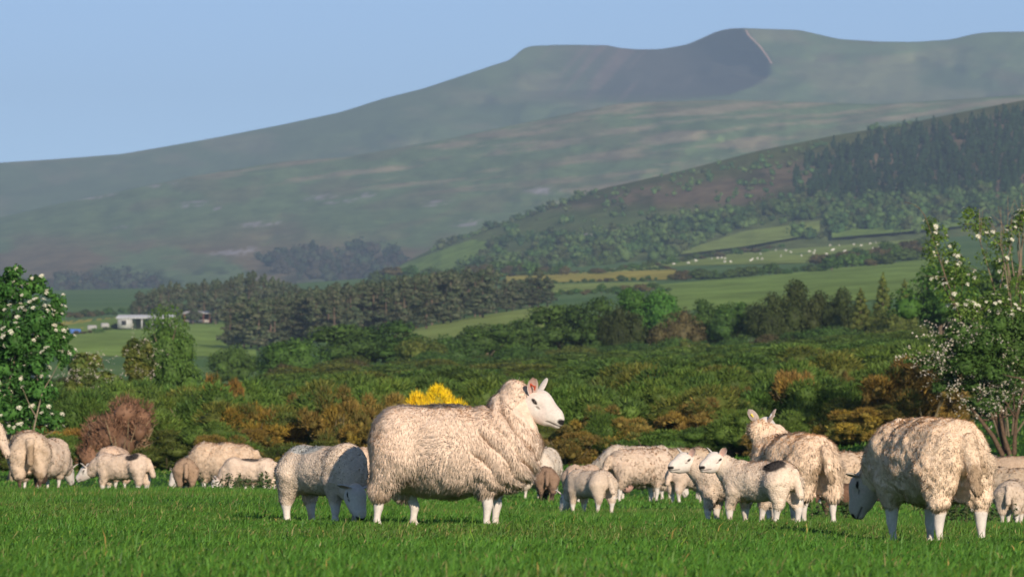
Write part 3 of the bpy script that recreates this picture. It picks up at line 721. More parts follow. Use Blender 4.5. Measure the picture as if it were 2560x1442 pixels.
wood('moor_edge_wood', np.concatenate([scatter(MOORPOLY, 130, 54, lambda x, y, r: r.random(len(x)) < .8), scatter([(40, 735), (260, 690), (400, 710), (400, 775), (40, 800)], 150, 55), scatter([(780, 690), (1010, 660), (1010, 705), (780, 720)], 60, 56)]), D_MID, 11.0,
     [(0.040, 0.060, 0.034), (0.055, 0.070, 0.040), (0.060, 0.055, 0.040)], 'broad', 9, 'scattered bluish woodland at the foot of the moor')

# ------------------------------------------------------------------ flowering shrubs at the field's edge
def branch_to(soup, a, b, r0_, r1_, col, r, bend=.12, n=6, seg=5):
    a, b = np.asarray(a, float), np.asarray(b, float); L = np.linalg.norm(b - a); t = np.linspace(0, 1, seg)[:, None]
    off = r.normal(size=3) * bend * L; p = a + (b - a) * t + off * np.sin(t * PI) + r.normal(size=(seg, 3)) * .012 * L * (t > 0) * (t < 1)
    tube(soup, p, np.linspace(r0_, r1_, seg), col, n); return p
def px_local(x, y, p0, d): return np.array([(x - 1280) / F_PX * d - p0[0], 0, ZC + (Y_HOR - y) / F_PX * d - p0[2]])

UMBEL = None
def umbel_mesh(seed, col):
    r = np.random.default_rng(seed); s = Soup(); n = 26; a = np.arange(n) * 2.4; q = .085 * np.sqrt(np.arange(n) / n); P = np.c_[q * np.cos(a), q * np.sin(a), .018 - q * q * 2.5 + .004 * r.normal(size=n)]
    leaf_quads(s, P, np.tile([0, 0, 2.5], (n, 1)), .020, .85, palette(r, n, [col], None, .05), r)
    for k in range(5):
        tube(s, [(0, 0, -.07), P[k * 5]], [.004, .002], (.12, .20, .05), 3)
    return s.mesh('flower_head', [M_PETAL])

def shrub_px(name, d, base_px, ells, n_leaf, leaf, aspect, cols, stems, label, cat, umbels=0, blossom=0, twigs=None, seed=1, depth_f=.8, core=.62, stemcol=BARKC, umb_reg=None):
    r = np.random.default_rng(seed); p0 = gp(base_px, d); p0[2] -= .05; sc = d / F_PX; lobes = []
    for (x, y, rx, ry) in ells:
        c = px_local(x, y, p0, d); R = np.array([rx, (rx + ry) / 2 * depth_f, ry]) * sc; c[1] = r.normal() * .12
        lobes.append(np.r_[c, R * .62])
        for k in range(9):
            q = rdir(r, 1)[0]; lobes.append(np.r_[c + q * R * .72, R * (.26 + .16 * r.random())])
    lobes = np.array(lobes); s = Soup(); P, D, k = lobe_points(lobes, n_leaf, r, -.6, (.6, 1.12))
    leaf_quads(s, P, D + np.array([0, -.1, .5]), leaf, aspect, palette(r, n_leaf, cols, k), r)
    if core: cores(s, lobes, np.mean(cols, 0), r, core)
    st = Soup()
    for (x0, x1, y1, rr) in stems:
        a = np.array([(x0 - base_px) * sc, .1 * r.normal(), 0]); b = px_local(x1, y1, p0, d) + np.array([0, .25 * r.normal(), 0])
        pts = branch_to(st, a, b, rr, rr * .35, stemcol, r, .07)
        for q in range(4):
            e = pts[2 + q % 3] + rdir(r, 1)[0] * np.array([.5, .4, .4]) + np.array([0, 0, .25]); branch_to(st, pts[2 + q % 3], e, rr * .4, .004, stemcol, r, .1, 4)
    if twigs:
        for (x0, y0, x1, y1) in twigs:
            a = px_local(x0, y0, p0, d); b = px_local(x1, y1, p0, d); a[1] = b[1] = .2 * r.normal(); pts = branch_to(st, a, b, .014, .003, (.26, .20, .14), r, .05, 4)
            for q in range(3):
                e = pts[2] + (b - a) * .4 + r.normal(size=3) * np.array([.16, .12, .1]); branch_to(st, pts[1 + q], e, .006, .002, (.26, .20, .14), r, .06, 3)
    e = plant(name, [('crown', s.mesh('crown', [M_LEAF])), ('trunk', st.mesh('trunk', [M_BARK]))], label, cat, None, p0)
    if umbels:
        um = umbel_mesh(seed, (.84, .80, .62)); Pu, Du, k = lobe_points(lobes, umbels * 4, r, -.2, (1.02, 1.15)); ok = (Du[:, 1] < .35); Pu, Du = Pu[ok], Du[ok]
        if umb_reg is not None:
            px = Pu[:, 0] / sc + 1280 + p0[0] / sc; py = Y_HOR - (Pu[:, 2] + p0[2] - ZC) / sc; m = inside(umb_reg, px, py); Pu, Du = Pu[m], Du[m]
        for q, dn in zip(Pu[:umbels], Du[:umbels]):
            f = obj('flower_head', um, e, q); tl = Vector(tuple(unit(dn * np.array([.8, .8, .3]) + np.array([0, -.25, .75])))); f.rotation_euler = tl.to_track_quat('Z', 'Y').to_euler(); f.scale = (.34 + .26 * r.random(),) * 3
    if blossom:
        bs = Soup(); tot = 0; Pb = []
        for k in range(blossom):
            i = r.integers(0, len(lobes)); dd = rdir(r, 1)[0]; dd[1] = -abs(dd[1]); dd[2] = abs(dd[2]) * (1 if r.random() < .6 else -.5); a = lobes[i, :3] + dd * lobes[i, 3:6] * .95; g = unit(dd + np.array([.3 * r.normal(), 0, .1])) * (.25 + .35 * r.random())
            t = np.linspace(0, 1, 16)[:, None]; Pb.append(a + g * t + r.normal(size=(16, 3)) * .028 - np.array([0, 0, .15]) * t ** 2)
        Pb = np.concatenate(Pb); leaf_quads(bs, Pb, np.tile([0, -.5, .8], (len(Pb), 1)), .016, .9, palette(r, len(Pb), [(.60, .54, .45), (.54, .47, .38), (.46, .43, .30)]), r)
        bo = obj('blossom', bs.mesh('blossom', [M_PETAL]), e); bo['kind'] = 'stuff'
    return e
G_ELDER = [(0.058, 0.150, 0.026), (0.075, 0.185, 0.032), (0.048, 0.125, 0.024), (0.095, 0.21, 0.036)]
shrub_px('elder_shrub', 101, 46, [(40, 850, 110, 130), (60, 960, 105, 85), (20, 1030, 100, 60), (100, 1040, 60, 50), (20, 730, 70, 60), (110, 870, 62, 90), (-60, 840, 90, 140), (98, 722, 36, 42), (146, 778, 32, 44), (158, 842, 30, 32), (30, 690, 40, 30), (165, 900, 26, 40)], 15000, .042, .5, G_ELDER,
         [(30, 30, 900, .04), (50, 80, 920, .035), (60, 100, 960, .03), (70, 110, 980, .03), (20, -10, 920, .04), (40, 40, 880, .035)], 'leafy elder shrub dotted with cream flower heads at the field edge beside the cut-off sheep', 'shrub', umbels=330, seed=71, stemcol=(.28, .22, .15))
shrub_px('elder_tree', 107, 2520, [(2400, 735, 90, 80), (2480, 790, 100, 80), (2345, 620, 40, 70), (2325, 570, 24, 28), (2430, 560, 50, 46), (2500, 640, 60, 60), (2550, 740, 90, 90), (2380, 660, 40, 50), (2560, 560, 50, 60)], 8000, .032, .5, [(0.115, 0.19, 0.025), (0.14, 0.22, 0.04), (0.095, 0.16, 0.03)],
         [(2500, 2320, 560, .024), (2510, 2400, 640, .024), (2520, 2440, 560, .024), (2530, 2510, 580, .024), (2540, 2560, 600, .024), (2515, 2360, 720, .04), (2530, 2580, 720, .024)], 'tall open elder with cream flower heads and bare twigs beside the picture edge', 'tree', umbels=150, seed=72, core=.0,
         twigs=[(2520, 740, 2500, 520), (2540, 740, 2540, 500), (2550, 720, 2570, 510), (2530, 700, 2470, 540), (2480, 700, 2450, 520), (2560, 700, 2600, 520), (2535, 690, 2520, 490), (2500, 720, 2530, 540), (2545, 740, 2555, 480)], stemcol=(.17, .13, .085),
         umb_reg=[(2280, 480), (2600, 480), (2600, 800), (2300, 800)])
shrub_px('hawthorn_bush', 103, 2522, [(2440, 890, 100, 90), (2530, 880, 100, 110), (2380, 950, 70, 55), (2480, 970, 90, 50), (2390, 850, 60, 50), (2320, 905, 60, 22), (2465, 1005, 70, 34), (2550, 1000, 70, 40)], 16000, .030, .55, [(0.065, 0.125, 0.024), (0.085, 0.15, 0.028), (0.055, 0.105, 0.022)],
         [(2508, 2400, 995, .05), (2518, 2470, 960, .05), (2526, 2500, 950, .045), (2534, 2560, 955, .05)], 'spreading hawthorn bush with white blossom sprays and several crooked stems on the grass bank', 'bush', blossom=150, seed=73, stemcol=(.13, .085, .055))
# blossoming hawthorns inside the thicket
for k, (x, ty, w, d, lab) in enumerate([(205, 868, 95, 150, 'small hawthorn with cream blossom beside the flowering elder shrub'), (350, 848, 80, 160, 'blossoming hawthorn below the light green young tree'), (262, 915, 90, 142, 'low hawthorn with white blossom between the elder and the young tree'),
                                       (1735, 838, 100, 385, 'small pale blossoming bush before the brownish bush of the tree line')]):
    p = gp(x, d); rr = w / 2
    shrub_px('hawthorn_bush', d, x, [(x, ty + rr * .9, rr, rr * .9), (x, ty + rr * 2, rr * 1.1, rr)], 2500, .07, .6, G_OLIVE, [(x, x, ty + rr, .04)], lab, 'bush', blossom=34 if d < 300 else 12, seed=80 + k, core=.7)

# ------------------------------------------------------------------ weeds in the pasture
def nettle(seed):
    r = np.random.default_rng(seed); st, lf = Soup(), Soup()
    for k in range(11):
        b = np.array([r.normal() * .16, r.normal() * .12, 0]); e = b + np.array([r.normal() * .05, r.normal() * .05, .22 + .2 * r.random()]); p = branch_to(st, b, e, .005, .003, (.10, .12, .04), r, .05, 4)
        n = 16; t = .25 + .75 * r.random(n); P = b + (e - b) * t[:, None] + rdir(r, n) * .035; leaf_quads(lf, P, np.tile([0, 0, .6], (n, 1)), .032, .45, palette(r, n, [(.045, .085, .025), (.06, .10, .03), (.10, .11, .05)]), r)
    return [('stem', st.mesh('stem', [M_BARK])), ('leaves', lf.mesh('leaves', [M_LEAF]))]
NT = [nettle(k) for k in range(3)]
for k, (x, d, lab) in enumerate([(566, 66, 'nettle clump by the long-legged lamb\'s lowered head'), (612, 66, 'nettle clump under the long-legged lamb\'s belly'), (668, 65, 'nettle clump at the long-legged lamb\'s hind feet'), (700, 66, 'nettle clump behind the blue-marked lamb\'s rump'),
                                 (2128, 57, 'nettle clump before the low brown lamb'), (2085, 57, 'nettle clump under the tail-on woolly ewe'), (2380, 48, 'weed clump seen between the big curly ewe\'s legs'), (2475, 56, 'weed clump at the edge lamb\'s feet'), (2415, 52, 'weed clump behind the big curly ewe\'s hind leg')]):
    plant('nettle_plant', NT[k % 3], lab, 'weed', None, gp(x, d), k, (.75, .75, .6))

# ------------------------------------------------------------------ farm in the valley
def barn():
    d = ground_d(340, 822, 430, 2600); p = at(368, 821, d * .972); k = d / F_PX
    e = obj('barn', None, None, p, math.radians(-8), label='white barn with dark open bays in the green field beyond the young tree', category='barn')
    L, H = 136 * k, 30 * k; wc = (.50, .50, .48)
    s = Soup(); box(s, (-L / 2 + .12 * L, 0, H * .42), (.24 * L, 5, H * .84), wc); obj('wall', s.mesh('wall', [M_PAINT]), e)
    s = Soup(); box(s, (.12 * L, 2.4, H * .40), (.74 * L, .2, H * .80), (.30, .28, .26)); obj('back_wall', s.mesh('back_wall', [M_PAINT]), e)
    for q in range(5):
        s = Soup(); box(s, (-L * .25 + L * .19 * q, -2.4, H * .39), (.30, .3, H * .80), wc); obj('post', s.mesh('post', [M_PAINT]), e)
    s = Soup(); V = np.array([(-L / 2 - .3, -2.9, H * .80), (L / 2, -2.9, H * .80), (L / 2, 0, H * 1.05), (-L / 2 - .3, 0, H * 1.05), (L / 2, 2.9, H * .80), (-L / 2 - .3, 2.9, H * .80)])
    s.add(np.concatenate([V, V + [0, 0, .18]]), [[0, 1, 2, 3], [3, 2, 4, 5], [6, 9, 8, 7], [9, 11, 10, 8], [0, 6, 7, 1], [5, 4, 10, 11], [0, 3, 9, 6], [3, 5, 11, 9], [1, 7, 8, 2], [2, 8, 10, 4]], (.66, .66, .66)); obj('roof', s.mesh('roof', [M_PAINT], False), e)
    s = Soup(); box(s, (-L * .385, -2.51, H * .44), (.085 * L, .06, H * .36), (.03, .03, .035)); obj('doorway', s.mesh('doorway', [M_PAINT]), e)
    d2 = ground_d(496, 806, 430, 2600); p2 = at(496, 807, d2 * .972); k2 = d2 / F_PX; L2, H2 = 62 * k2, 26 * k2
    e2 = obj('shed', None, None, p2, math.radians(-6), label='long brown open fronted shed right of the white barn', category='shed')
    s = Soup(); box(s, (0, 2.0, H2 * .42), (L2, .2, H2 * .84), (.10, .05, .045)); box(s, (0, -2, H2 * .14), (L2, .15, H2 * .28), (.40, .36, .33)); obj('wall', s.mesh('wall', [M_PAINT]), e2)
    for q in range(5):
        s = Soup(); box(s, (-L2 / 2 + L2 * q / 4, -2.12, H2 * .43), (.25, .25, H2 * .86), (.22, .08, .06)); obj('post', s.mesh('post', [M_PAINT]), e2)
    s = Soup(); V = np.array([(-L2 / 2 - .4, -2.6, H2 * .84), (L2 / 2 + .4, -2.6, H2 * .84), (L2 / 2 + .4, 2.4, H2 * 1.08), (-L2 / 2 - .4, 2.4, H2 * 1.08)]); s.add(np.concatenate([V, V + [0, 0, .15]]), [[0, 1, 2, 3], [4, 7, 6, 5], [0, 4, 5, 1], [1, 5, 6, 2], [2, 6, 7, 3], [3, 7, 4, 0]], (.50, .48, .46)); obj('roof', s.mesh('roof', [M_PAINT], False), e2)
    # wrapped bales and a blue tarpaulin heap
    for q, (x, y, w, c, nm, lab) in enumerate([(230, 827, 2.0, (.40, .39, .37), 'bale', 'pale wrapped bale left of the white barn, farther from it'), (262, 821, 1.8, (.40, .39, .37), 'bale', 'pale wrapped bale left of the white barn, nearer to it'), (186, 836, 2.6, (.08, .18, .50), 'tarpaulin', 'blue tarpaulin heap beside the flowering elder shrub, far in the valley')]):
        dq = ground_d(x, y, 430, 2600); s = Soup(); th = np.linspace(0, 2 * PI, 11)[:-1]
        prof = np.c_[np.cos(th) * .62, np.sin(th) * .60 + .58] * (1 if nm == 'bale' else .9); V = np.concatenate([np.c_[np.full(10, sx), prof[:, 0], prof[:, 1]] for sx in (-w / 2, -w / 2 + .15, w / 2 - .15, w / 2)]); V[:10, 1:] *= .85; V[30:, 1:] *= .85
        i = np.arange(10); F = np.concatenate([np.c_[i + 10 * a, (i + 1) % 10 + 10 * a, (i + 1) % 10 + 10 * a + 10, i + 10 * a + 10] for a in range(3)]); s.add(V, F, c); c0 = s.n; s.add([(-w / 2, 0, .5), (w / 2, 0, .5)], np.array([[0, 1, 1]])[:0].reshape(0, 3), c)
        s.F[3].append(np.c_[np.full(10, c0), (i + 1) % 10, i]); s.F[3].append(np.c_[np.full(10, c0 + 1), i + 30, (i + 1) % 10 + 30]); obj(nm, s.mesh(nm, [M_PAINT]), None, gp(x, dq), .2 * q, label=lab, category=nm)
    # pale ruined cottage on the hill foot and a pole
    dh = D_HILL(1470, 604) - 6; ph = at(1470, 606, dh); e3 = obj('cottage', None, None, ph, .2, label='pale stone cottage among the trees on the lower hill slope', category='house')
    s = Soup(); box(s, (0, 0, 1.6), (3.6, 4, 3.2), (.62, .58, .50)); obj('wall', s.mesh('wall', [M_PAINT]), e3)
    s = Soup(); V = np.array([(-2, -2.3, 3.1), (2, -2.3, 3.1), (2, 2.3, 3.1), (-2, 2.3, 3.1), (-2, 0, 4.4), (2, 0, 4.4)]); s.add(V, [[0, 1, 5, 4], [2, 3, 4, 5]], (.25, .23, .22)); s.add(V, [[0, 4, 3], [1, 2, 5]], (.62, .58, .5)); obj('roof', s.mesh('roof', [M_PAINT], False), e3)
    for q, (x, y) in enumerate(((-.8, 1.8), (.8, 1.8))):
        s = Soup(); box(s, (x, -2.03, y), (.7, .06, .9), (.05, .05, .06)); obj('window', s.mesh('window', [M_PAINT]), e3)
    dp = ground_d(2243, 596, 430, 2650); s = Soup(); k = dp / F_PX; tube(s, [(0, 0, -.5), (0, 0, 22 * k), (0, 0, 44 * k)], [.22, .2, .16], (.40, .38, .36), 6); tube(s, [(-.9, 0, 40 * k), (.9, 0, 40 * k)], [.08, .08], (.3, .3, .3), 4)
    obj('utility_pole', s.mesh('utility_pole', [M_BARK]), None, gp(2243, dp), 0, label='thin pale utility pole standing below the conifer forest', category='pole')
barn()

# ------------------------------------------------------------------ tiny white sheep far off in the valley field
def far_sheep():
    s = Soup(); v, f = ico(); c = (.78, .74, .66)
    s.add(v * np.array([.62, .34, .36]) + [0, 0, .58], f, c); s.add(v * np.array([.2, .13, .15]) + [.70, 0, .62], f, c); s.add(v * np.array([.3, .22, .26]) + [.45, 0, .62], f, c)
    for x in (-.38, .38):
        for y in (-.16, .16): tube(s, [(x, y, -.02), (x, y, .4)], [.06, .07], c, 4)
    return s.mesh('sheep', [M_WOOL])
FS = far_sheep(); r3 = np.random.default_rng(61)
for k in range(58):
    t = r3.random() ** .7; x = 1530 + 700 * t; lo, hi = np.interp(x, [1440, 1800, 2320], [686, 636, 596]), np.interp(x, [1440, 1700, 2050, 2320], [688, 662, 652, 606]); y = lo + (hi - lo) * r3.random()
    d = ground_d(x, y, 430, 2680) * .995; o = obj('sheep', FS, None, at(x, y, d * .998), r3.random() * 6.28, label='tiny white sheep far off in the pale field below the hill', category='sheep', group='distant sheep in the valley field'); o.scale = (.85,) * 3

# ------------------------------------------------------------------ pasture grass
def grass():
    r = np.random.default_rng(99); s_tot = Soup()
    bands = [(15, 24, 1700, .0028, 1), (24, 33, 1400, .0031, 1), (33, 44, 1100, .0036, 1), (44, 60, 520, .0050, 0), (60, 85, 130, .011, 0), (85, 114, 60, .017, 0)]
    for d0, d1, dens, w, det in bands:
        ua = .100; area = ua * 2 * (d1 * d1 - d0 * d0) / 2 + 1.2 * (d1 - d0); n = int(area * dens)
        d = np.sqrt(d0 * d0 + (d1 * d1 - d0 * d0) * r.random(n)); X = (r.random(n) * 2 - 1) * (ua * d + .6)
        P0 = np.c_[X, d, np.zeros(n)]; patch = fbm(P0 / 1.1, 5, 3); patch2 = fbm(P0 / .28 + 9, 6, 2)
        keep = r.random(n) < (.55 + .9 * (patch2 - .25)); X, d, patch, patch2, P0 = X[keep], d[keep], patch[keep], patch2[keep], P0[keep]; n = len(X)
        Z = gz(X, d); L = (.030 + .040 * r.random(n)) * (.5 + 1.0 * patch) * (.7 + .7 * patch2); tall = r.random(n) < .02 + .10 * sstep(.55, .72, patch2); L[tall] *= 1.9
        if d0 >= 85: L = L * 1.2
        a = r.random(n) * 2 * PI; lean = .25 + .95 * r.random(n) ** 1.3; wind = np.array([.22, 0, 0])
        Dh = np.c_[np.cos(a), np.sin(a), np.zeros(n)] * lean[:, None] + wind; side = unit(np.c_[-np.sin(a + r.normal(size=n)), np.cos(a), np.zeros(n)])
        side = unit(side + np.array([.9, 0, 0]) * np.sign(side[:, :1])); B = np.c_[X, d, Z - .004]
        mid = B + (Dh * .35 + [0, 0, .62]) * L[:, None]; tip = B + (Dh * 1.0 + [0, 0, .95 ]) * L[:, None]; tip[:, 2] -= (lean ** 2 * .35 * L)
        ww = (w * (.7 + .6 * r.random(n)))[:, None]
        t = r.random(n)[:, None]; C = np.array((.062, .175, .021)) * (1 - t) + np.array((.108, .24, .033)) * t; C = C * (.65 + .75 * patch)[:, None]
        pm = sstep(.42, .62, fbm(P0 / 2.6 + 40, 8, 3))[:, None]; C = C * (1 - .55 * pm) + np.array((.115, .20, .034)) * .55 * pm; dk = sstep(.54, .68, fbm(P0 / .5 + 70, 12, 2))[:, None]; C = C * (1 - .35 * dk); dry = r.random(n) < .03 + .06 * pm[:, 0]; C[dry] = (.30, .27, .10); yel = r.random(n) < .10; C[yel] = C[yel] * [1.5, 1.15, .9]
        if det:
            V = np.stack([B - side * ww, B + side * ww, mid - side * ww * .8, mid + side * ww * .8, tip], 1).reshape(-1, 3); k = np.arange(n)[:, None] * 5; n0 = s_tot.n
            s_tot.add(V, k + np.array([[0, 1, 3, 2]]), np.repeat(C, 5, 0)); s_tot.F[3].append(k + np.array([[2, 3, 4]]) + n0)
        else:
            V = np.stack([B - side * ww, B + side * ww, tip], 1).reshape(-1, 3); k = np.arange(n)[:, None] * 3; s_tot.add(V, k + np.array([[0, 1, 2]]), np.repeat(C, 3, 0))
    o = obj('grass', s_tot.mesh('grass', [M_GRASS]), kind='stuff', label='lush short green grass covering the whole pasture')
    return sum(len(f) * (f.shape[1] - 2) for f in s_tot.faces())
N_GRASS = grass()

# ------------------------------------------------------------------ sheep: signed-distance bodies turned into one skin
def sd_rc(p, a, b, r1, r2):
    a = np.asarray(a, np.float32); b = np.asarray(b, np.float32); ba = b - a; t = np.clip(((p - a) @ ba) / (ba @ ba + 1e-9), 0, 1)
    return np.linalg.norm(p - a - t[..., None] * ba, axis=-1) - (r1 + (r2 - r1) * t)
def sd_el(p, c, r, rot=None):
    q = p - np.asarray(c, np.float32)
    if rot is not None: q = q @ np.asarray(rot, np.float32)
    r = np.asarray(r, np.float32); k0 = np.linalg.norm(q / r, axis=-1); k1 = np.linalg.norm(q / (r * r), axis=-1)
    return np.where(k1 > 1e-6, k0 * (k0 - 1) / (k1 + 1e-9), -r.min())
def sd(p, pr):
    return sd_rc(p, *pr[1:5]) if pr[0] == 'rc' else sd_el(p, *pr[1:4])
def field(p, prims):
    d = None
    for pr in prims:
        e = sd(p, pr); k = pr[5]
        if d is None: d = e
        else:
            h = np.clip(.5 + .5 * (d - e) / k, 0, 1); d = d * (1 - h) + e * h - k * h * (1 - h)
    return d
def surface_nets(prims, lo, hi, h):
    n = np.ceil((np.asarray(hi) - lo) / h).astype(int) + 1
    ax = [(lo[k] + h * np.arange(n[k])).astype(np.float32) for k in range(3)]
    G = np.stack(np.meshgrid(*ax, indexing='ij'), -1); f = field(G, prims)
    s = f < 0; c = np.zeros(n - 1, np.int8)
    for dx in (0, 1):
        for dy in (0, 1):
            for dz in (0, 1): c += s[dx:n[0] - 1 + dx, dy:n[1] - 1 + dy, dz:n[2] - 1 + dz]
    act = (c > 0) & (c < 8); I = np.argwhere(act); idx = -np.ones(n - 1, np.int64); idx[act] = np.arange(len(I))
    acc = np.zeros((len(I), 3)); cnt = np.zeros(len(I))
    cor = [(x, y, z) for x in (0, 1) for y in (0, 1) for z in (0, 1)]
    val = {q: f[I[:, 0] + q[0], I[:, 1] + q[1], I[:, 2] + q[2]] for q in cor}
    for a in cor:
        for k in range(3):
            if a[k] == 0:
                b = list(a); b[k] = 1; b = tuple(b); fa, fb = val[a], val[b]; m = (fa < 0) != (fb < 0)
                t = np.where(m, fa / (fa - fb + 1e-12), 0); p = np.repeat(np.array(a, float)[None], len(I), 0); p[:, k] += t
                acc[m] += p[m]; cnt += m
    V = (I + acc / cnt[:, None]) * h + lo
    Q = []
    for k in range(3):
        u, v = (k + 1) % 3, (k + 2) % 3
        sl0 = [slice(None)] * 3; sl1 = [slice(None)] * 3; sl0[k] = slice(0, n[k] - 1); sl1[k] = slice(1, n[k])
        ch = s[tuple(sl0)] != s[tuple(sl1)]; E = np.argwhere(ch); inn = s[tuple(E.T)]
        ok = (E[:, u] > 0) & (E[:, v] > 0) & (E[:, u] < n[u] - 1) & (E[:, v] < n[v] - 1); E, inn = E[ok], inn[ok]
        def cell(du, dv):
            q = E.copy(); q[:, u] -= du; q[:, v] -= dv; return idx[tuple(q.T)]
        q = np.stack([cell(1, 1), cell(0, 1), cell(0, 0), cell(1, 0)], 1); q[~inn] = q[~inn][:, ::-1]; Q.append(q)
    return V, np.concatenate(Q)
def vnormals(V, Q):
    n = np.cross(V[Q[:, 2]] - V[Q[:, 0]], V[Q[:, 3]] - V[Q[:, 1]]); N = np.zeros_like(V)
    for k in range(4): np.add.at(N, Q[:, k], n)
    return unit(N)
def rotz(a): return np.array([[math.cos(a), -math.sin(a), 0], [math.sin(a), math.cos(a), 0], [0, 0, 1]])

CREAM, CREAM2, DIRT, WHITE, PINK = (0.82, 0.645, 0.505), (0.75, 0.58, 0.445), (0.34, 0.24, 0.15), (0.70, 0.63, 0.555), (0.72, 0.46, 0.40)

def head_frame(P):
    """poll position, muzzle direction a, up b, side c (left)"""
    poll = np.array(P['poll'], float); ya, pi_ = math.radians(P.get('head_yaw', 0)), math.radians(P['head_pitch'])
    a = np.array([math.cos(ya) * math.cos(pi_), math.sin(ya) * math.cos(pi_), math.sin(pi_)]); c = np.array([-math.sin(ya), math.cos(ya), 0.])
    ro = math.radians(P.get('head_roll', 0)); b = np.cross(a, c)
    c, b = c * math.cos(ro) + b * math.sin(ro), b * math.cos(ro) - c * math.sin(ro)
    return poll, a, b, c

def sheep_prims(P):
    lamb = P['kind'] == 'lamb'; W, K = [], []
    if not lamb:
        f = P.get('fat', 1.0); bl = P.get('belly', 0.0)
        W += [('el', (-.05, 0, .50 + bl), (.46, .295 * f, .315 - bl), None, 0, .05), ('el', (-.36, 0, .545), (.195, .25 * f, .25), None, 0, .10), ('el', (.30, 0, .49 + bl), (.25, .255 * f, .285 - bl), None, 0, .08)]
        for s, (hx, fx) in ((-1, P['legs'][:2]), (1, P['legs'][2:])):
            W += [('rc', (-.36, .13 * s * f, .46), (hx * .55 - .20, .135 * s, .245 + bl), .165, .085 - .3 * bl, .05), ('rc', (.24, .13 * s * f, .40), (fx, .115 * s, .24 + 1.2 * bl), .12, .062, .05)]
            K += [('rc', (hx * .7 - .13, .13 * s, .28), (hx + .012, .13 * s, .14), .052, .030, .015), ('rc', (hx + .012, .13 * s, .15), (hx, .13 * s, .05), .028, .0205, .012), ('rc', (hx, .13 * s, .05), (hx + .020, .13 * s, .012), .024, .031, .010)]
            K += [('rc', (fx, .115 * s, .26), (fx + .01, .11 * s, .155), .046, .033, .012), ('rc', (fx + .012, .11 * s, .165), (fx, .105 * s, .05), .031, .020, .010), ('rc', (fx, .105 * s, .05), (fx + .020, .105 * s, .012), .023, .030, .010)]
        if P.get('tail', .25): W.append(('rc', (-.545, 0, .66), (-.645, P.get('tail_y', 0), .66 - P.get('tail', .25)), .055, .042, .012))
        sh = 1.0; nb, nr = np.array([.30, 0, .60]), .21
    else:
        f = P.get('fat', 1.0)
        W += [('el', (0, 0, .335), (.30, .145 * f, .150), None, 0, .03), ('el', (-.21, 0, .345), (.14, .148 * f, .150), None, 0, .05), ('el', (.19, 0, .335), (.14, .130 * f, .150), None, 0, .05)]
        for s, (hx, fx) in ((-1, P['legs'][:2]), (1, P['legs'][2:])):
            W += [('rc', (-.23, .075 * s, .31), (hx * .6 - .115, .080 * s, .165), .110, .046, .03), ('rc', (.19, .075 * s, .26), (fx, .07 * s, .15), .072, .036, .03)]
            K += [('rc', (hx * .6 - .12, .08 * s, .19), (hx - .01, .08 * s, .12), .042, .027, .02), ('rc', (hx - .01, .08 * s, .12), (hx, .08 * s, .03), .026, .019, .015), ('rc', (hx, .08 * s, .035), (hx + .012, .08 * s, .01), .021, .024, .01)]
            K += [('rc', (fx, .07 * s, .17), (fx + .005, .07 * s, .10), .034, .025, .02), ('rc', (fx + .005, .07 * s, .10), (fx, .07 * s, .03), .024, .018, .015), ('rc', (fx, .07 * s, .035), (fx + .012, .07 * s, .01), .021, .024, .01)]
        if P.get('tail', .14): W.append(('rc', (-.335, 0, .405), (-.392, P.get('tail_y', 0), .40 - P.get('tail', .14)), .034, .030, .008))
        sh = .74; nb, nr = np.array([.22, 0, .38]), .115
    poll, a, b, c = head_frame(P); sh *= P.get('head_size', 1.0)
    ne = poll - b * .055 * sh - a * P.get('neck_back', .035) * sh
    if 'neck_mid' in P:
        m = np.array(P['neck_mid'], float); W.append(('rc', nb, m, nr, nr * .72, .08 if not lamb else .05)); W.append(('rc', m, ne, nr * .70, P.get('neck_r', .10 * sh), .05))
    else: W.append(('rc', nb, ne, nr, P.get('neck_r', .115 * sh), .08 if not lamb else .05))
    if P.get('udder'): K.append(('el', (-.25, 0, .225 + P.get('belly', 0)), (.11, .10, .10), None, 0, .03))
    H = []
    def hp(x, y, z=0): return poll + (a * x + b * y + c * z) * sh
    R = np.stack([a, b, c], 1)
    H += [('el', hp(.055, .005), np.array([.105, .098, .070]) * sh, R, 0, .02), ('rc', hp(.07, .036), hp(.195, .022), .058 * sh, .046 * sh, .03), ('rc', hp(.12, -.01), hp(.225, -.002), .062 * sh, .044 * sh, .03),
          ('rc', hp(.055, -.050), hp(.15, -.040), .062 * sh, .046 * sh, .03), ('rc', hp(.15, -.034), hp(.235, -.022), .036 * sh, .028 * sh, .014)]
    for s in (-1, 1): H.append(('el', hp(.045, .030, .050 * s), np.array([.040, .026, .026]) * sh, R, 0, .02))
    H.append(('rc', hp(-.06, -.05), hp(.04, -.01), .085 * sh, .075 * sh, .03))
    return W, K, H, (poll, a, b, c, sh)

def ear_mesh(base, axis, face, L, w):
    """cupped leaf-shaped ear, two skins; face = where the hollow looks"""
    axis = unit(np.array(axis)); face = unit(np.array(face) - axis * (np.array(face) @ axis)); side = np.cross(axis, face)
    ts = np.linspace(0, 1, 8); us = np.linspace(-1, 1, 7); V = []
    for skin in (0, 1):
        for t in ts:
            hw = w * (0.42 + 0.58 * math.sin(min(1, t * 1.55 + .12) * PI / 2)) * (1 - t ** 3.2) ** .5 + .001
            for u in us:
                V.append(base + axis * L * t + side * hw * u + face * (hw * (.55 * (1 - .5 * t)) * u * u - .35 * hw) - face * (.007 * skin * (1 - .6 * abs(u) - .3 * t)))
    n = 56; F1 = grid_faces(8, 7); F2 = F1[:, ::-1] + n; return np.array(V), np.concatenate([F1, F2])

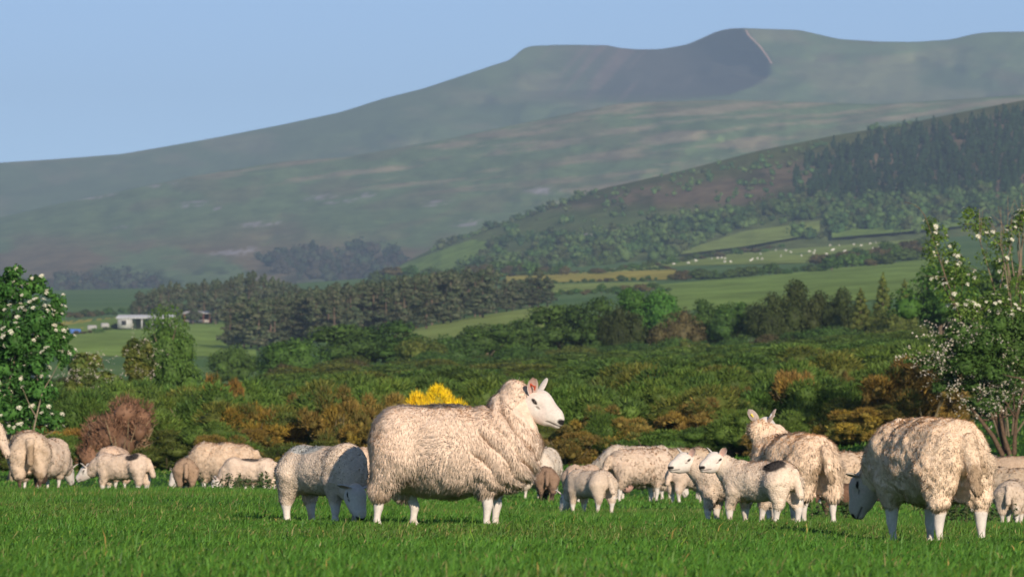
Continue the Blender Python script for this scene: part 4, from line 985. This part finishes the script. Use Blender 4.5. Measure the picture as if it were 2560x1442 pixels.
def make_sheep(name, P, label, x, d, yaw, feet_dx=0, size=1.0, h=0.0192, locks=4000, lock_len=.035, lock_w=.008, hang=.6, clump=.045, lump=.012, lumpf=14., fold=False, lift=.17,
               cols=(CREAM, CREAM2), leg=WHITE, face=WHITE, marks=(), dirt=.35, tags=(), ears='up', ear_scale=1.0, eyes=True, seed=1, cat='sheep', ear_dark=None, group='flock of sheep'):
    r = np.random.default_rng(seed); W, K, H, (poll, a, b, c, sh) = sheep_prims(P); lamb = P['kind'] == 'lamb'
    allp = np.concatenate([[np.asarray(q[1]) - max(np.atleast_1d(q[2] if q[0] == 'el' else max(q[3], q[4]))), np.asarray(q[1]) + max(np.atleast_1d(q[2] if q[0] == 'el' else max(q[3], q[4])))] for q in W + K] + [[np.asarray(q[2]) - max(q[3], q[4]), np.asarray(q[2]) + max(q[3], q[4])] for q in W + K if q[0] == 'rc'])
    lo, hi = allp.min(0) - 3 * h, allp.max(0) + 3 * h; lo[2] = max(lo[2], -.04)
    V, Q = surface_nets([q[:5] + (q[5],) for q in W + K], lo, hi, h)
    dw = np.min([sd(V, q) for q in W], 0); dk = np.min([sd(V, q) for q in K], 0); wool = sstep(-.006, .006, dk - dw)
    N = vnormals(V, Q)
    # lumpy fleece
    q3 = V * lumpf + seed * 7.1; nse = vnoise(q3, seed) - .5; ns2 = vnoise(V * lumpf * 2.6 + 3, seed + 5) - .5
    disp = lump * (1.5 * nse + .8 * ns2) + .035 * (0.0 if lamb else 1.0) * (vnoise(V * 4.5 + seed, seed + 9) - .5)
    if fold:   # rolls of loose wool round neck and brisket
        nd = unit(np.array([.74, 0, .67])); sc = (V - np.array([.30, 0, .55])) @ nd + .16 * (vnoise(V * 3.2, 31) - .5) + .05 * (vnoise(V * 9, 32) - .5) + .22 * np.abs(V[:, 1])
        sc2 = np.abs(((sc * 11.5) % 1) - .5) * 2; reg = sstep(.08, .20, V[:, 0]) * sstep(.20, .30, V[:, 2]) * sstep(.93, .80, V[:, 2])
        gro = sstep(.72, 1.0, sc2) * sstep(.38, .55, vnoise(V * 5.5 + 11, 33)); disp = disp + reg * (.016 * (1 - sc2) - .036 * gro)
    if P.get('tail', 1):    # cleft under the tail between the thighs
        tl = W[-3] if 'neck_mid' in P else W[-2]; k_ = 1.0 if not lamb else .60; dt = sd(V, tl); cl = np.exp(-(V[:, 1] / (.05 * k_)) ** 2) * sstep(-.36 * k_, -.46 * k_, V[:, 0]) * sstep(.66 * k_, .50 * k_, V[:, 2]) * sstep(.005, .03, dt)
        V = V + np.array([.09 * k_, 0, 0]) * (cl * wool)[:, None]
    V = V + N * (disp * wool)[:, None]; N = vnormals(V, Q)
    # colours: the animal's own, plus shade painted in on a back or face
    def wcol(P3, n):
        t = sstep(.35, .65, fbm(P3 * 6 + seed, seed + 2, 3))[:, None]; C = np.array(cols[0]) * (1 - t) + np.array(cols[1]) * t
        low = sstep(.32, .14, P3[:, 2] / (1 if not lamb else .62)) if dirt else 0; dn = fbm(P3 * 9, seed + 3, 3); rear = sstep(-.40, -.56, P3[:, 0]) * sstep(.72, .45, P3[:, 2]) * (0 if lamb else 1)
        rear = rear * (.6 + 1.6 * np.exp(-(P3[:, 1] / .10) ** 2)); dd = np.clip((low * .9 + rear * .9) * sstep(.40, .62, dn) * dirt * 2, 0, .9)[:, None]; C = C * (1 - dd) + np.array(DIRT) * dd
        for mc, mr, mcol, st in marks:
            e = np.linalg.norm((P3 - np.array(mc)) / np.array(mr), axis=1) + .5 * (fbm(P3 * 16, 77, 3) - .47); w = (sstep(1.05, .75, e) * st)[:, None]; C = C * (1 - w) + np.array(mcol) * w
        return C
    Cw = wcol(V, N); kn = sstep(.40, .62, fbm(V * 22, seed + 4, 3))[:, None] * .75 * sstep(.0, .16, .18 - V[:, 2] * (1 if not lamb else 1.4))[:, None]
    Ck = np.array(leg) * (1 - kn) + np.array((.34, .25, .16)) * kn; hoof = sstep(.032, .018, V[:, 2])[:, None]; Ck = Ck * (1 - hoof) + np.array((.16, .12, .08)) * hoof
    if P.get('udder'): ud = (np.linalg.norm((V - np.array([-.25, 0, .225 + P.get('belly', 0)])) / .13, axis=1) < 1)[:, None] & (wool < .5)[:, None]; Ck = np.where(ud, np.array((.55, .33, .27)), Ck)
    body = Soup(); body.add(V, Q, Cw * wool[:, None] + Ck * (1 - wool[:, None]))
    # head at finer resolution
    hh = max(.0065 if lamb else .0075, h * .60); hc = poll + a * .10 * sh; Vh, Qh = surface_nets(H, hc - .245 * sh - .02, hc + .245 * sh + .02, hh)
    L3 = np.stack([(Vh - poll) @ a, (Vh - poll) @ b, (Vh - poll) @ c], 1) / sh
    Nh = vnormals(Vh, Qh)
    Vh = Vh - Nh * (.010 * sh * np.exp(-((L3[:, 0] - .095) / .03) ** 2 - ((L3[:, 1] - .012) / .022) ** 2) * (np.abs(L3[:, 2]) > .02))[:, None]      # hollow below the eye
    m_l = np.exp(-((L3[:, 1] + .026 - .22 * (L3[:, 0] - .24)) / .0055) ** 2) * (L3[:, 0] > .175) * (L3[:, 0] < .275)
    Vh = Vh - Nh * (.006 * sh * m_l)[:, None]
    Ch = np.repeat(np.array([face], float), len(Vh), 0); tan = sstep(.45, .7, fbm(Vh * 14, seed + 8, 3))[:, None] * .35; Ch = Ch * (1 - tan) + np.array(PINK) * .9 * tan * .8 + Ch * tan * .2
    def dab(w, col):
        nonlocal Ch
        w = np.clip(w, 0, 1)[:, None]; Ch = Ch * (1 - w) + np.array(col) * w
    sidec = np.abs(L3[:, 2])
    dab(sstep(1.1, .7, np.hypot((L3[:, 0] - .258) / .024, (L3[:, 1] - .010) / .020) + .0) * (L3[:, 0] > .21), (.02, .018, .018))
    dab(m_l * .85, (.05, .04, .04))
    er = np.hypot((L3[:, 0] - .048 - .2 * (L3[:, 1] - .022)) / .027, (L3[:, 1] - .021 + .22 * (L3[:, 0] - .048)) / .0125)
    dab(sstep(1.15, .8, er) * (sidec > .035), (.025, .018, .015))
    dab(sstep(1.2, .5, np.hypot((L3[:, 0] - .088) / .020, (L3[:, 1] - .002) / .008)) * .8 * (sidec > .03), (.10, .07, .05))
    nw = sstep(-.012, -.035, L3[:, 0]); dab(nw * .9, cols[0])
    if P.get('dark_head'): dab(np.full(len(Vh), .85), P['dark_head'])
    body.add(Vh, Qh, Ch)
    # ears
    up = np.array([0, 0, 1.]); earpos = []
    for s in (-1, 1):
        base = poll + (a * .004 + b * .045 + c * .055 * s) * sh
        if ears == 'up': ax = b * .75 + c * .62 * s - a * .25
        elif ears == 'side': ax = c * s * 1.0 + b * .25 - a * .12
        else: ax = c * s * .75 + b * .68 - a * .10
        ev, ef = ear_mesh(base, ax, a * .75 + c * s * .55 - b * .1, .118 * sh * ear_scale, .033 * sh * ear_scale)
        inner = np.arange(len(ev)) < 56; ec = np.where(inner[:, None], np.array((.62, .42, .36)), np.array(face) * .92)
        rim = (np.arange(len(ev)) % 7 == 0) | (np.arange(len(ev)) % 7 == 6); ec[rim] = np.array(face) * .97
        if ear_dark: ec[:] = np.array(ear_dark); ec[rim] *= 1.3
        body.add(ev, ef, ec); earpos.append((base + unit(ax) * .062 * sh * ear_scale, unit(ax)))
    me = body.mesh(name, [M_WOOL, M_SKIN]); 
    # second material on skin faces
    fw = np.concatenate([wool, np.zeros(body.n - len(V))]); Qa = body.faces()[0]; me.polygons.foreach_set('material_index', (fw[Qa].mean(1) < .5).astype(np.int32))
    p = gp(x, d); yr = math.radians(yaw)
    o = obj(name, me, None, p - np.array([0, 0, .012]), yr, label=label, category=cat, group=group); o.scale = (size,) * 3
    # fleece locks
    if locks:
        qa = V[Q]; fc_ = qa.mean(1) - poll; ar = np.linalg.norm(np.cross(qa[:, 2] - qa[:, 0], qa[:, 3] - qa[:, 1]), axis=1) * (wool[Q].mean(1) > .6) * ~(((fc_ @ a) > -.015 * sh) & (np.linalg.norm(fc_, axis=1) < .20 * sh)); fi = r.choice(len(Q), locks, p=ar / ar.sum())
        w4 = r.dirichlet((1, 1, 1, 1), locks); Pp = (qa[fi] * w4[..., None]).sum(1); Np = unit((N[Q[fi]] * w4[..., None]).sum(1))
        g = np.array([-.25, 0, -1.0]); T = unit(g - Np * (Np @ g)[:, None]); wob = np.stack([vnoise(Pp * 7 + k * 31, 90 + k) - .5 for k in range(3)], 1) * 2.4; wob -= Np * (wob * Np).sum(1)[:, None]
        D = unit(T * hang + wob * .8 + .35 * rdir(r, locks) + Np * lift); L = lock_len * (.55 + .9 * r.random(locks))
        # tips gather into staples
        nc = max(8, locks // 14); kd = kdtree.KDTree(nc); cen = Pp[:nc]
        for q in range(nc): kd.insert(cen[q], q)
        kd.balance(); cc = cen[[kd.find(q)[1] for q in Pp]]
        tip = Pp + D * L[:, None] - Np * 0.0; pull = (cc + Np * lock_len * .6 + T * lock_len * hang) - tip; pull -= Np * (pull * Np).sum(1)[:, None] * .6
        tip = tip + pull * .28; D2 = unit(tip - Pp); side = unit(np.cross(Np, D2)); w = (lock_w * (.6 + .8 * r.random(locks)))[:, None]; root = Pp - Np * .006
        mid = root + D2 * L[:, None] * .55 + Np * (L * .12)[:, None]; tip = tip + rdir(r, locks) * .004
        LV = np.stack([root - side * w, root + side * w, mid - side * w * .85, mid + side * w * .85, tip], 1).reshape(-1, 3); k5 = np.arange(locks)[:, None] * 5
        C1 = wcol(Pp, Np) * (1 + .05 * r.normal(size=(locks, 1)))
        s = Soup(); s.add(LV, (k5 + np.array([[0, 2, 3, 1]])), np.repeat(np.clip(C1, .01, .9), 5, 0)); s.F[3].append((k5 + np.array([[2, 4, 3]])))
        lm = s.mesh('fleece', [M_LOCK]); nn = np.repeat(unit(Np + .16 * rdir(r, locks) + .18 * T), 5, 0); lm.normals_split_custom_set_from_vertices(nn.astype(np.float32))
        fo = obj('fleece', lm, o); fo['kind'] = 'stuff'
    if eyes:
        v, f = ico()
        for sd_ in (-1, 1):
            e = Soup(); ec = poll + (a * .048 + b * .022 + c * .0725 * sd_) * sh; vv = unit(np.concatenate([v, (v[f].mean(1))])); 
            e.add(ec + (v[:, :1] * a * .018 + v[:, 1:2] * b * .010 + v[:, 2:] * c * .010) * sh, f, (.03, .018, .010)); obj('eye', e.mesh('eye', [M_EYE]), o)
    for side_, tcol in tags:
        bp, ax = earpos[0 if side_ < 0 else 1]; t = Soup(); n_ = unit(np.cross(ax, c)); q = [bp + a * .012 - ax * .0, bp + a * .012 + ax * .014, bp + a * .016 - ax * .035, bp - a * .012]
        for sg in (-1, 1): tube(t, [bp - ax * .024 + a * .017 * sg, bp + ax * .010 + a * .019 * sg], [.005, .0065] if tcol[1] < .3 else [.009, .011], tcol, 4); tube(t, [bp + a * .02, bp - a * .02], [.005, .005], tcol, 5)
        obj('ear_tag', t.mesh('ear_tag', [M_TAG]), o)
    return o

UPL = (-.495, .205, -.28, .25)
def ewe(**k): b = dict(kind='ewe', legs=(-.47, .22, -.42, .26), poll=(.72, 0, .335), head_pitch=-62, neck_mid=(.52, 0, .44), tail=.26); b.update(k); return b
def lamb(**k): b = dict(kind='lamb', legs=(-.27, .19, -.23, .21), poll=(.40, 0, .20), head_pitch=-62, neck_mid=(.31, 0, .30), tail=.15); b.update(k); return b
BLACK = (.025, .025, .028)
def F3(k): return FEET[k][0], FEET[k][2]

SHEEP = []
def add(key, P, label, yaw, **kw):
    x, d = F3(key); SHEEP.append(key); return make_sheep('sheep' if P['kind'] == 'ewe' else 'lamb', P, label, x, d, yaw, cat='sheep' if P['kind'] == 'ewe' else 'lamb', **kw)

add('A', dict(kind='ewe', legs=UPL, poll=(.485, 0, .828), head_pitch=-36, head_yaw=-16, tail=.0, belly=.012, neck_r=.118, neck_back=.105), 'big woolly white-faced ewe standing in profile with her head raised', -3, h=.0115, locks=46000, lock_len=.034, lock_w=.0028, hang=1.0,
    clump=.045, lump=.008, lumpf=15, fold=True, marks=[((-.06, -.02, .82), (.20, .15, .07), BLACK, .85), ((-.1, 0, .84), (.42, .26, .075), (.42, .37, .33), .6)], dirt=.5, tags=[(-1, (.75, .12, .05))], ear_scale=1.22, seed=3)  # grey over her back is shade put into the colour; black is a mark
add('B', lamb(poll=(.365, -.06, .215), head_pitch=-64, head_yaw=-10, neck_mid=(.30, -.02, .30)), 'blue-marked lamb grazing beside the standing ewe\'s rump', -50, size=1.08, h=.0095, locks=19000, lock_len=.010, lock_w=.0030, hang=.5, clump=.02, lump=.004, lumpf=24,
    cols=((0.766, 0.614, 0.476), (0.673, 0.539, 0.417)), marks=[((-.10, -.06, .47), (.16, .07, .05), (.30, .42, .46), .55)], ears='side', ear_scale=1.15, seed=5)
add('Y', ewe(poll=(.62, .10, .43), head_pitch=-72, head_yaw=38, neck_mid=(.48, .03, .52), tail=.30, legs=(-.47, .16, -.40, .26), belly=.04, fat=.90), 'big curly fleeced ewe grazing with her tail toward us, head in shade', 114, size=1.03, h=.0125, locks=36000, lock_len=.022, lock_w=.0030, hang=.75, clump=.038, lump=.016, lumpf=20,
    cols=((0.858, 0.657, 0.471), (0.742, 0.56, 0.397)), dirt=.6, ears='side', ear_scale=1.0, seed=6, face=(.50, .43, .35))  # face colour darkened to paint in the shade on her head
add('U', lamb(poll=(.36, .06, .50), head_pitch=-20, head_yaw=82, neck_mid=(.30, .02, .42), legs=(-.30, .20, -.22, .24), tail=.17), 'white lamb with a black rump patch turning its head to look at us', 138, size=1.02, h=.010, locks=16000, lock_len=.014, lock_w=.0032, hang=.5, clump=.025, lump=.005, lumpf=24,
    cols=((0.835, 0.679, 0.525), (0.766, 0.614, 0.476)), marks=[((-.20, .075, .465), (.105, .085, .085), BLACK, .95)], ears='alert', ear_scale=1.1, seed=7)
add('V', lamb(poll=(.38, .06, .50), head_pitch=-20, head_yaw=58, neck_mid=(.30, .02, .42)), 'lamb looking at us from behind the black-patched lamb, muzzle side by side', 158, size=1.02, h=.012, locks=4800, lock_len=.02, lock_w=.006, cols=((0.719, 0.571, 0.437), (0.626, 0.495, 0.377)), ears='alert', ear_scale=1.1, seed=8)
add('W', ewe(poll=(.46, .06, .87), head_pitch=-12, head_yaw=-62, neck_mid=(.40, 0, .74), tail=.26, belly=.03, fat=.92, legs=(-.46, .2, -.40, .26), neck_r=.105), 'woolly ewe standing tail toward us, tagged ears raised', 117, h=0.0174, locks=18000, lock_len=.036, lock_w=.0055, hang=.9, clump=.05, lump=.014, lumpf=17, dirt=.7, ears='up', ear_scale=1.25,
    tags=[(1, (.85, .62, .05)), (-1, (.85, .85, .85))], marks=[((.05, .05, .82), (.22, .16, .06), (.22, .2, .2), .5)], seed=9, cols=((0.858, 0.657, 0.476), (0.742, 0.56, 0.406)), ear_dark=(.42, .33, .27))
add('O', lamb(), 'plump lamb grazing alone with pink ear, in front of the udder ewe', 128, size=.90, h=.012, locks=4800, lock_len=.014, lock_w=.006, cols=((0.706, 0.562, 0.432), (0.636, 0.506, 0.388)), ears='up', ear_scale=1.2, lump=.004, seed=10)
add('P', lamb(poll=(.36, 0, .22)), 'lamb half hidden behind the plump grazing lamb', 60, size=.95, h=0.0192, locks=2500, lock_len=.015, lock_w=.008, cols=((0.666, 0.487, 0.363), (0.606, 0.45, 0.328)), seed=11)
add('Q', ewe(udder=True, tail=.2, belly=.035), 'ewe with a pink udder grazing toward the watching lambs', 34, size=.89, h=0.0216, locks=4200, lock_len=.04, lock_w=.011, cols=((.70, .545, .42), (.63, .49, .37)), seed=12, dirt=.5, tags=[(-1, (.85, .62, .05))])
add('R', ewe(), 'ewe with a black back mark behind the udder ewe', 165, h=0.024, locks=3600, lock_len=.03, lock_w=.012, seed=13, marks=[((-.05, 0, .83), (.14, .12, .06), BLACK, .9)], cols=((0.706, 0.581, 0.457), (0.626, 0.516, 0.405)))
add('Sx', ewe(), 'thick fleeced ewe grazing behind the pair of watching lambs', 14, size=.95, h=0.024, locks=5500, lock_len=.04, lock_w=.013, seed=14, cols=((0.606, 0.469, 0.337), (0.525, 0.403, 0.284)))
add('T', lamb(), 'small lamb standing between the udder ewe and watching lambs', 40, size=.98, h=0.0192, locks=3000, lock_len=.016, lock_w=.008, cols=((.70, .545, .42), (.63, .49, .37)), seed=15)
add('N', lamb(), 'dark brown-legged lamb grazing tail toward us below the standing ewe\'s chin', 92, size=.92, h=0.0192, locks=3000, lock_len=.016, lock_w=.008, seed=16, cols=((0.3, 0.198, 0.135), (0.25, 0.161, 0.109)), leg=(.045, .03, .025), face=(.05, .035, .03), dirt=0)
add('M', ewe(), 'pale sheep with a black mark half hidden behind the standing ewe\'s chest', 75, size=.92, h=0.024, locks=3500, lock_len=.02, lock_w=.012, seed=17, cols=((0.746, 0.637, 0.518), (0.686, 0.581, 0.466)), marks=[((-.1, 0, .82), (.16, .14, .08), BLACK, .9)], dirt=0)
add('X', ewe(), 'ewe grazing just left of the big curly fleeced ewe', 18, size=.90, h=0.0216, locks=4200, lock_len=.045, lock_w=.012, seed=18, cols=((0.626, 0.478, 0.345), (0.535, 0.403, 0.284)))
add('BR', lamb(poll=(.37, 0, .36), head_pitch=-30, neck_mid=(.30, 0, .34)), 'brown lamb lying low in the grass beneath the ewe beside the big ewe', 8, size=.78, h=0.0192, locks=2500, lock_len=.015, lock_w=.008, seed=19, cols=((0.2, 0.113, 0.074), (0.16, 0.0945, 0.0609)), leg=(.08, .05, .04), face=(.06, .04, .035), dirt=0, ears='side', ear_dark=(.03, .025, .02))
add('Z', ewe(), 'distant sheep with a dark back at the field\'s edge behind the edge pair', 165, size=.78, h=0.0264, locks=3500, lock_len=.03, lock_w=.013, seed=20, cols=((0.555, 0.412, 0.294), (0.485, 0.356, 0.251)), marks=[((.1, 0, .82), (.25, .2, .07), (.12, .11, .11), .7)])
add('AA', ewe(), 'curly ewe cut by the picture edge behind a lamb', 150, size=.80, h=0.024, locks=4800, lock_len=.035, lock_w=.011, seed=21, cols=((0.626, 0.487, 0.353), (0.545, 0.422, 0.302)))
add('BB', lamb(), 'lamb with a dark spine mark, tail toward us at the picture edge', 78, size=1.02, h=0.0168, locks=4000, lock_len=.016, lock_w=.007, seed=22, cols=((0.646, 0.516, 0.397), (0.575, 0.459, 0.353)), marks=[((-.05, 0, .50), (.20, .05, .05), (.16, .16, .17), .8)])
add('C', ewe(), 'sheep cut off by the picture edge beside the flowering elder', 176, h=0.0216, locks=4200, lock_len=.04, lock_w=.010, cols=((.70, .545, .42), (.63, .49, .37)), seed=23)
add('D1', ewe(tail=.28, poll=(.60, -.16, .36), head_yaw=-40, legs=(-.47, .2, -.42, .2)), 'dark-legged sheep grazing tail toward us under the flowering elder', 97, size=.91, h=0.0192, locks=6500, lock_len=.022, lock_w=.009, seed=24, leg=(.085, .05, .035), face=(.07, .045, .03), ear_dark=(.04, .03, .025), ears='side', dirt=.9, cols=((0.686, 0.525, 0.38), (0.606, 0.459, 0.328)))
add('D2', ewe(), 'sheep partly hidden behind the dark-legged sheep', 66, size=.92, h=0.024, locks=4000, lock_len=.025, lock_w=.011, cols=((.70, .545, .42), (.63, .49, .37)), seed=25)
add('E', ewe(), 'round backed sheep behind the lamb with the black rump spot', 262, size=.92, h=0.024, locks=4000, lock_len=.022, lock_w=.011, seed=26, cols=((0.726, 0.525, 0.38), (0.666, 0.478, 0.345)))
add('F', lamb(poll=(.42, .0, .30), head_pitch=-38, neck_mid=(.32, 0, .34), tail=.16), 'lamb with a black rump spot and pink ears standing low in grass', 160, size=1.06, h=.013, locks=4800, lock_len=.015, lock_w=.006, cols=((.70, .545, .42), (.63, .49, .37)), seed=27, marks=[((-.17, .085, .46), (.09, .075, .075), BLACK, .95)], ears='alert', ear_scale=1.1)
add('G', lamb(), 'brownish lamb grazing tail toward us left of the black-backed lamb', 96, size=.98, h=0.018, locks=3600, lock_len=.015, lock_w=.007, seed=28, cols=((0.4, 0.274, 0.183), (0.34, 0.232, 0.157)), leg=(.16, .10, .075))
add('H', ewe(), 'large ewe grazing behind the brownish lamb and the black-backed lamb', 168, h=0.0216, locks=5000, lock_len=.04, lock_w=.012, seed=29, cols=((0.686, 0.516, 0.371), (0.606, 0.45, 0.319)), marks=[((.0, .08, .81), (.07, .09, .05), (.12, .12, .12), .6)])
add('I', lamb(legs=(-.28, .17, -.20, .23)), 'long-legged lamb with a black back mark grazing among weeds', 172, size=1.0, h=0.0168, locks=4800, lock_len=.015, lock_w=.006, seed=30, marks=[((-.02, .05, .475), (.13, .07, .05), BLACK, .9)], cols=((0.746, 0.591, 0.457), (0.686, 0.534, 0.414)))
add('J', lamb(), 'pale lamb behind the grazing blue-marked lamb\'s rump', 170, size=1.02, h=0.0216, locks=2500, lock_len=.015, lock_w=.009, cols=((.70, .545, .42), (.63, .49, .37)), seed=31)
add('K', ewe(), 'peachy sheep half hidden behind the standing ewe\'s hindquarters', 8, size=.86, h=0.0216, locks=3600, lock_len=.02, lock_w=.010, seed=32, cols=((0.746, 0.544, 0.388), (0.686, 0.497, 0.363)))

# ------------------------------------------------------------------ the air: one closed box of thin haze
def make_haze():
    m = bpy.data.materials.new('haze'); m.use_nodes = True; n = m.node_tree.nodes; l = m.node_tree.links
    n.remove(n['Principled BSDF']); v = n.new('ShaderNodeVolumePrincipled')
    v.inputs['Color'].default_value = HAZE_COL; v.inputs['Density'].default_value = HAZE_DENS; v.inputs['Anisotropy'].default_value = 0.0
    l.new(v.outputs[0], n['Material Output'].inputs['Volume'])
    s = Soup(); lo, hi = Z_MIN - 1.0, 800.0
    box(s, (0, 5900, (lo + hi) / 2), (17000, 12400, hi - lo), (1, 1, 1))
    me = s.mesh('haze', [m], False)
    obj('haze', me, kind='stuff')
HAZE_COL = (0.575, 0.77, 1.0, 1); HAZE_DENS = 1.04e-4
make_haze()
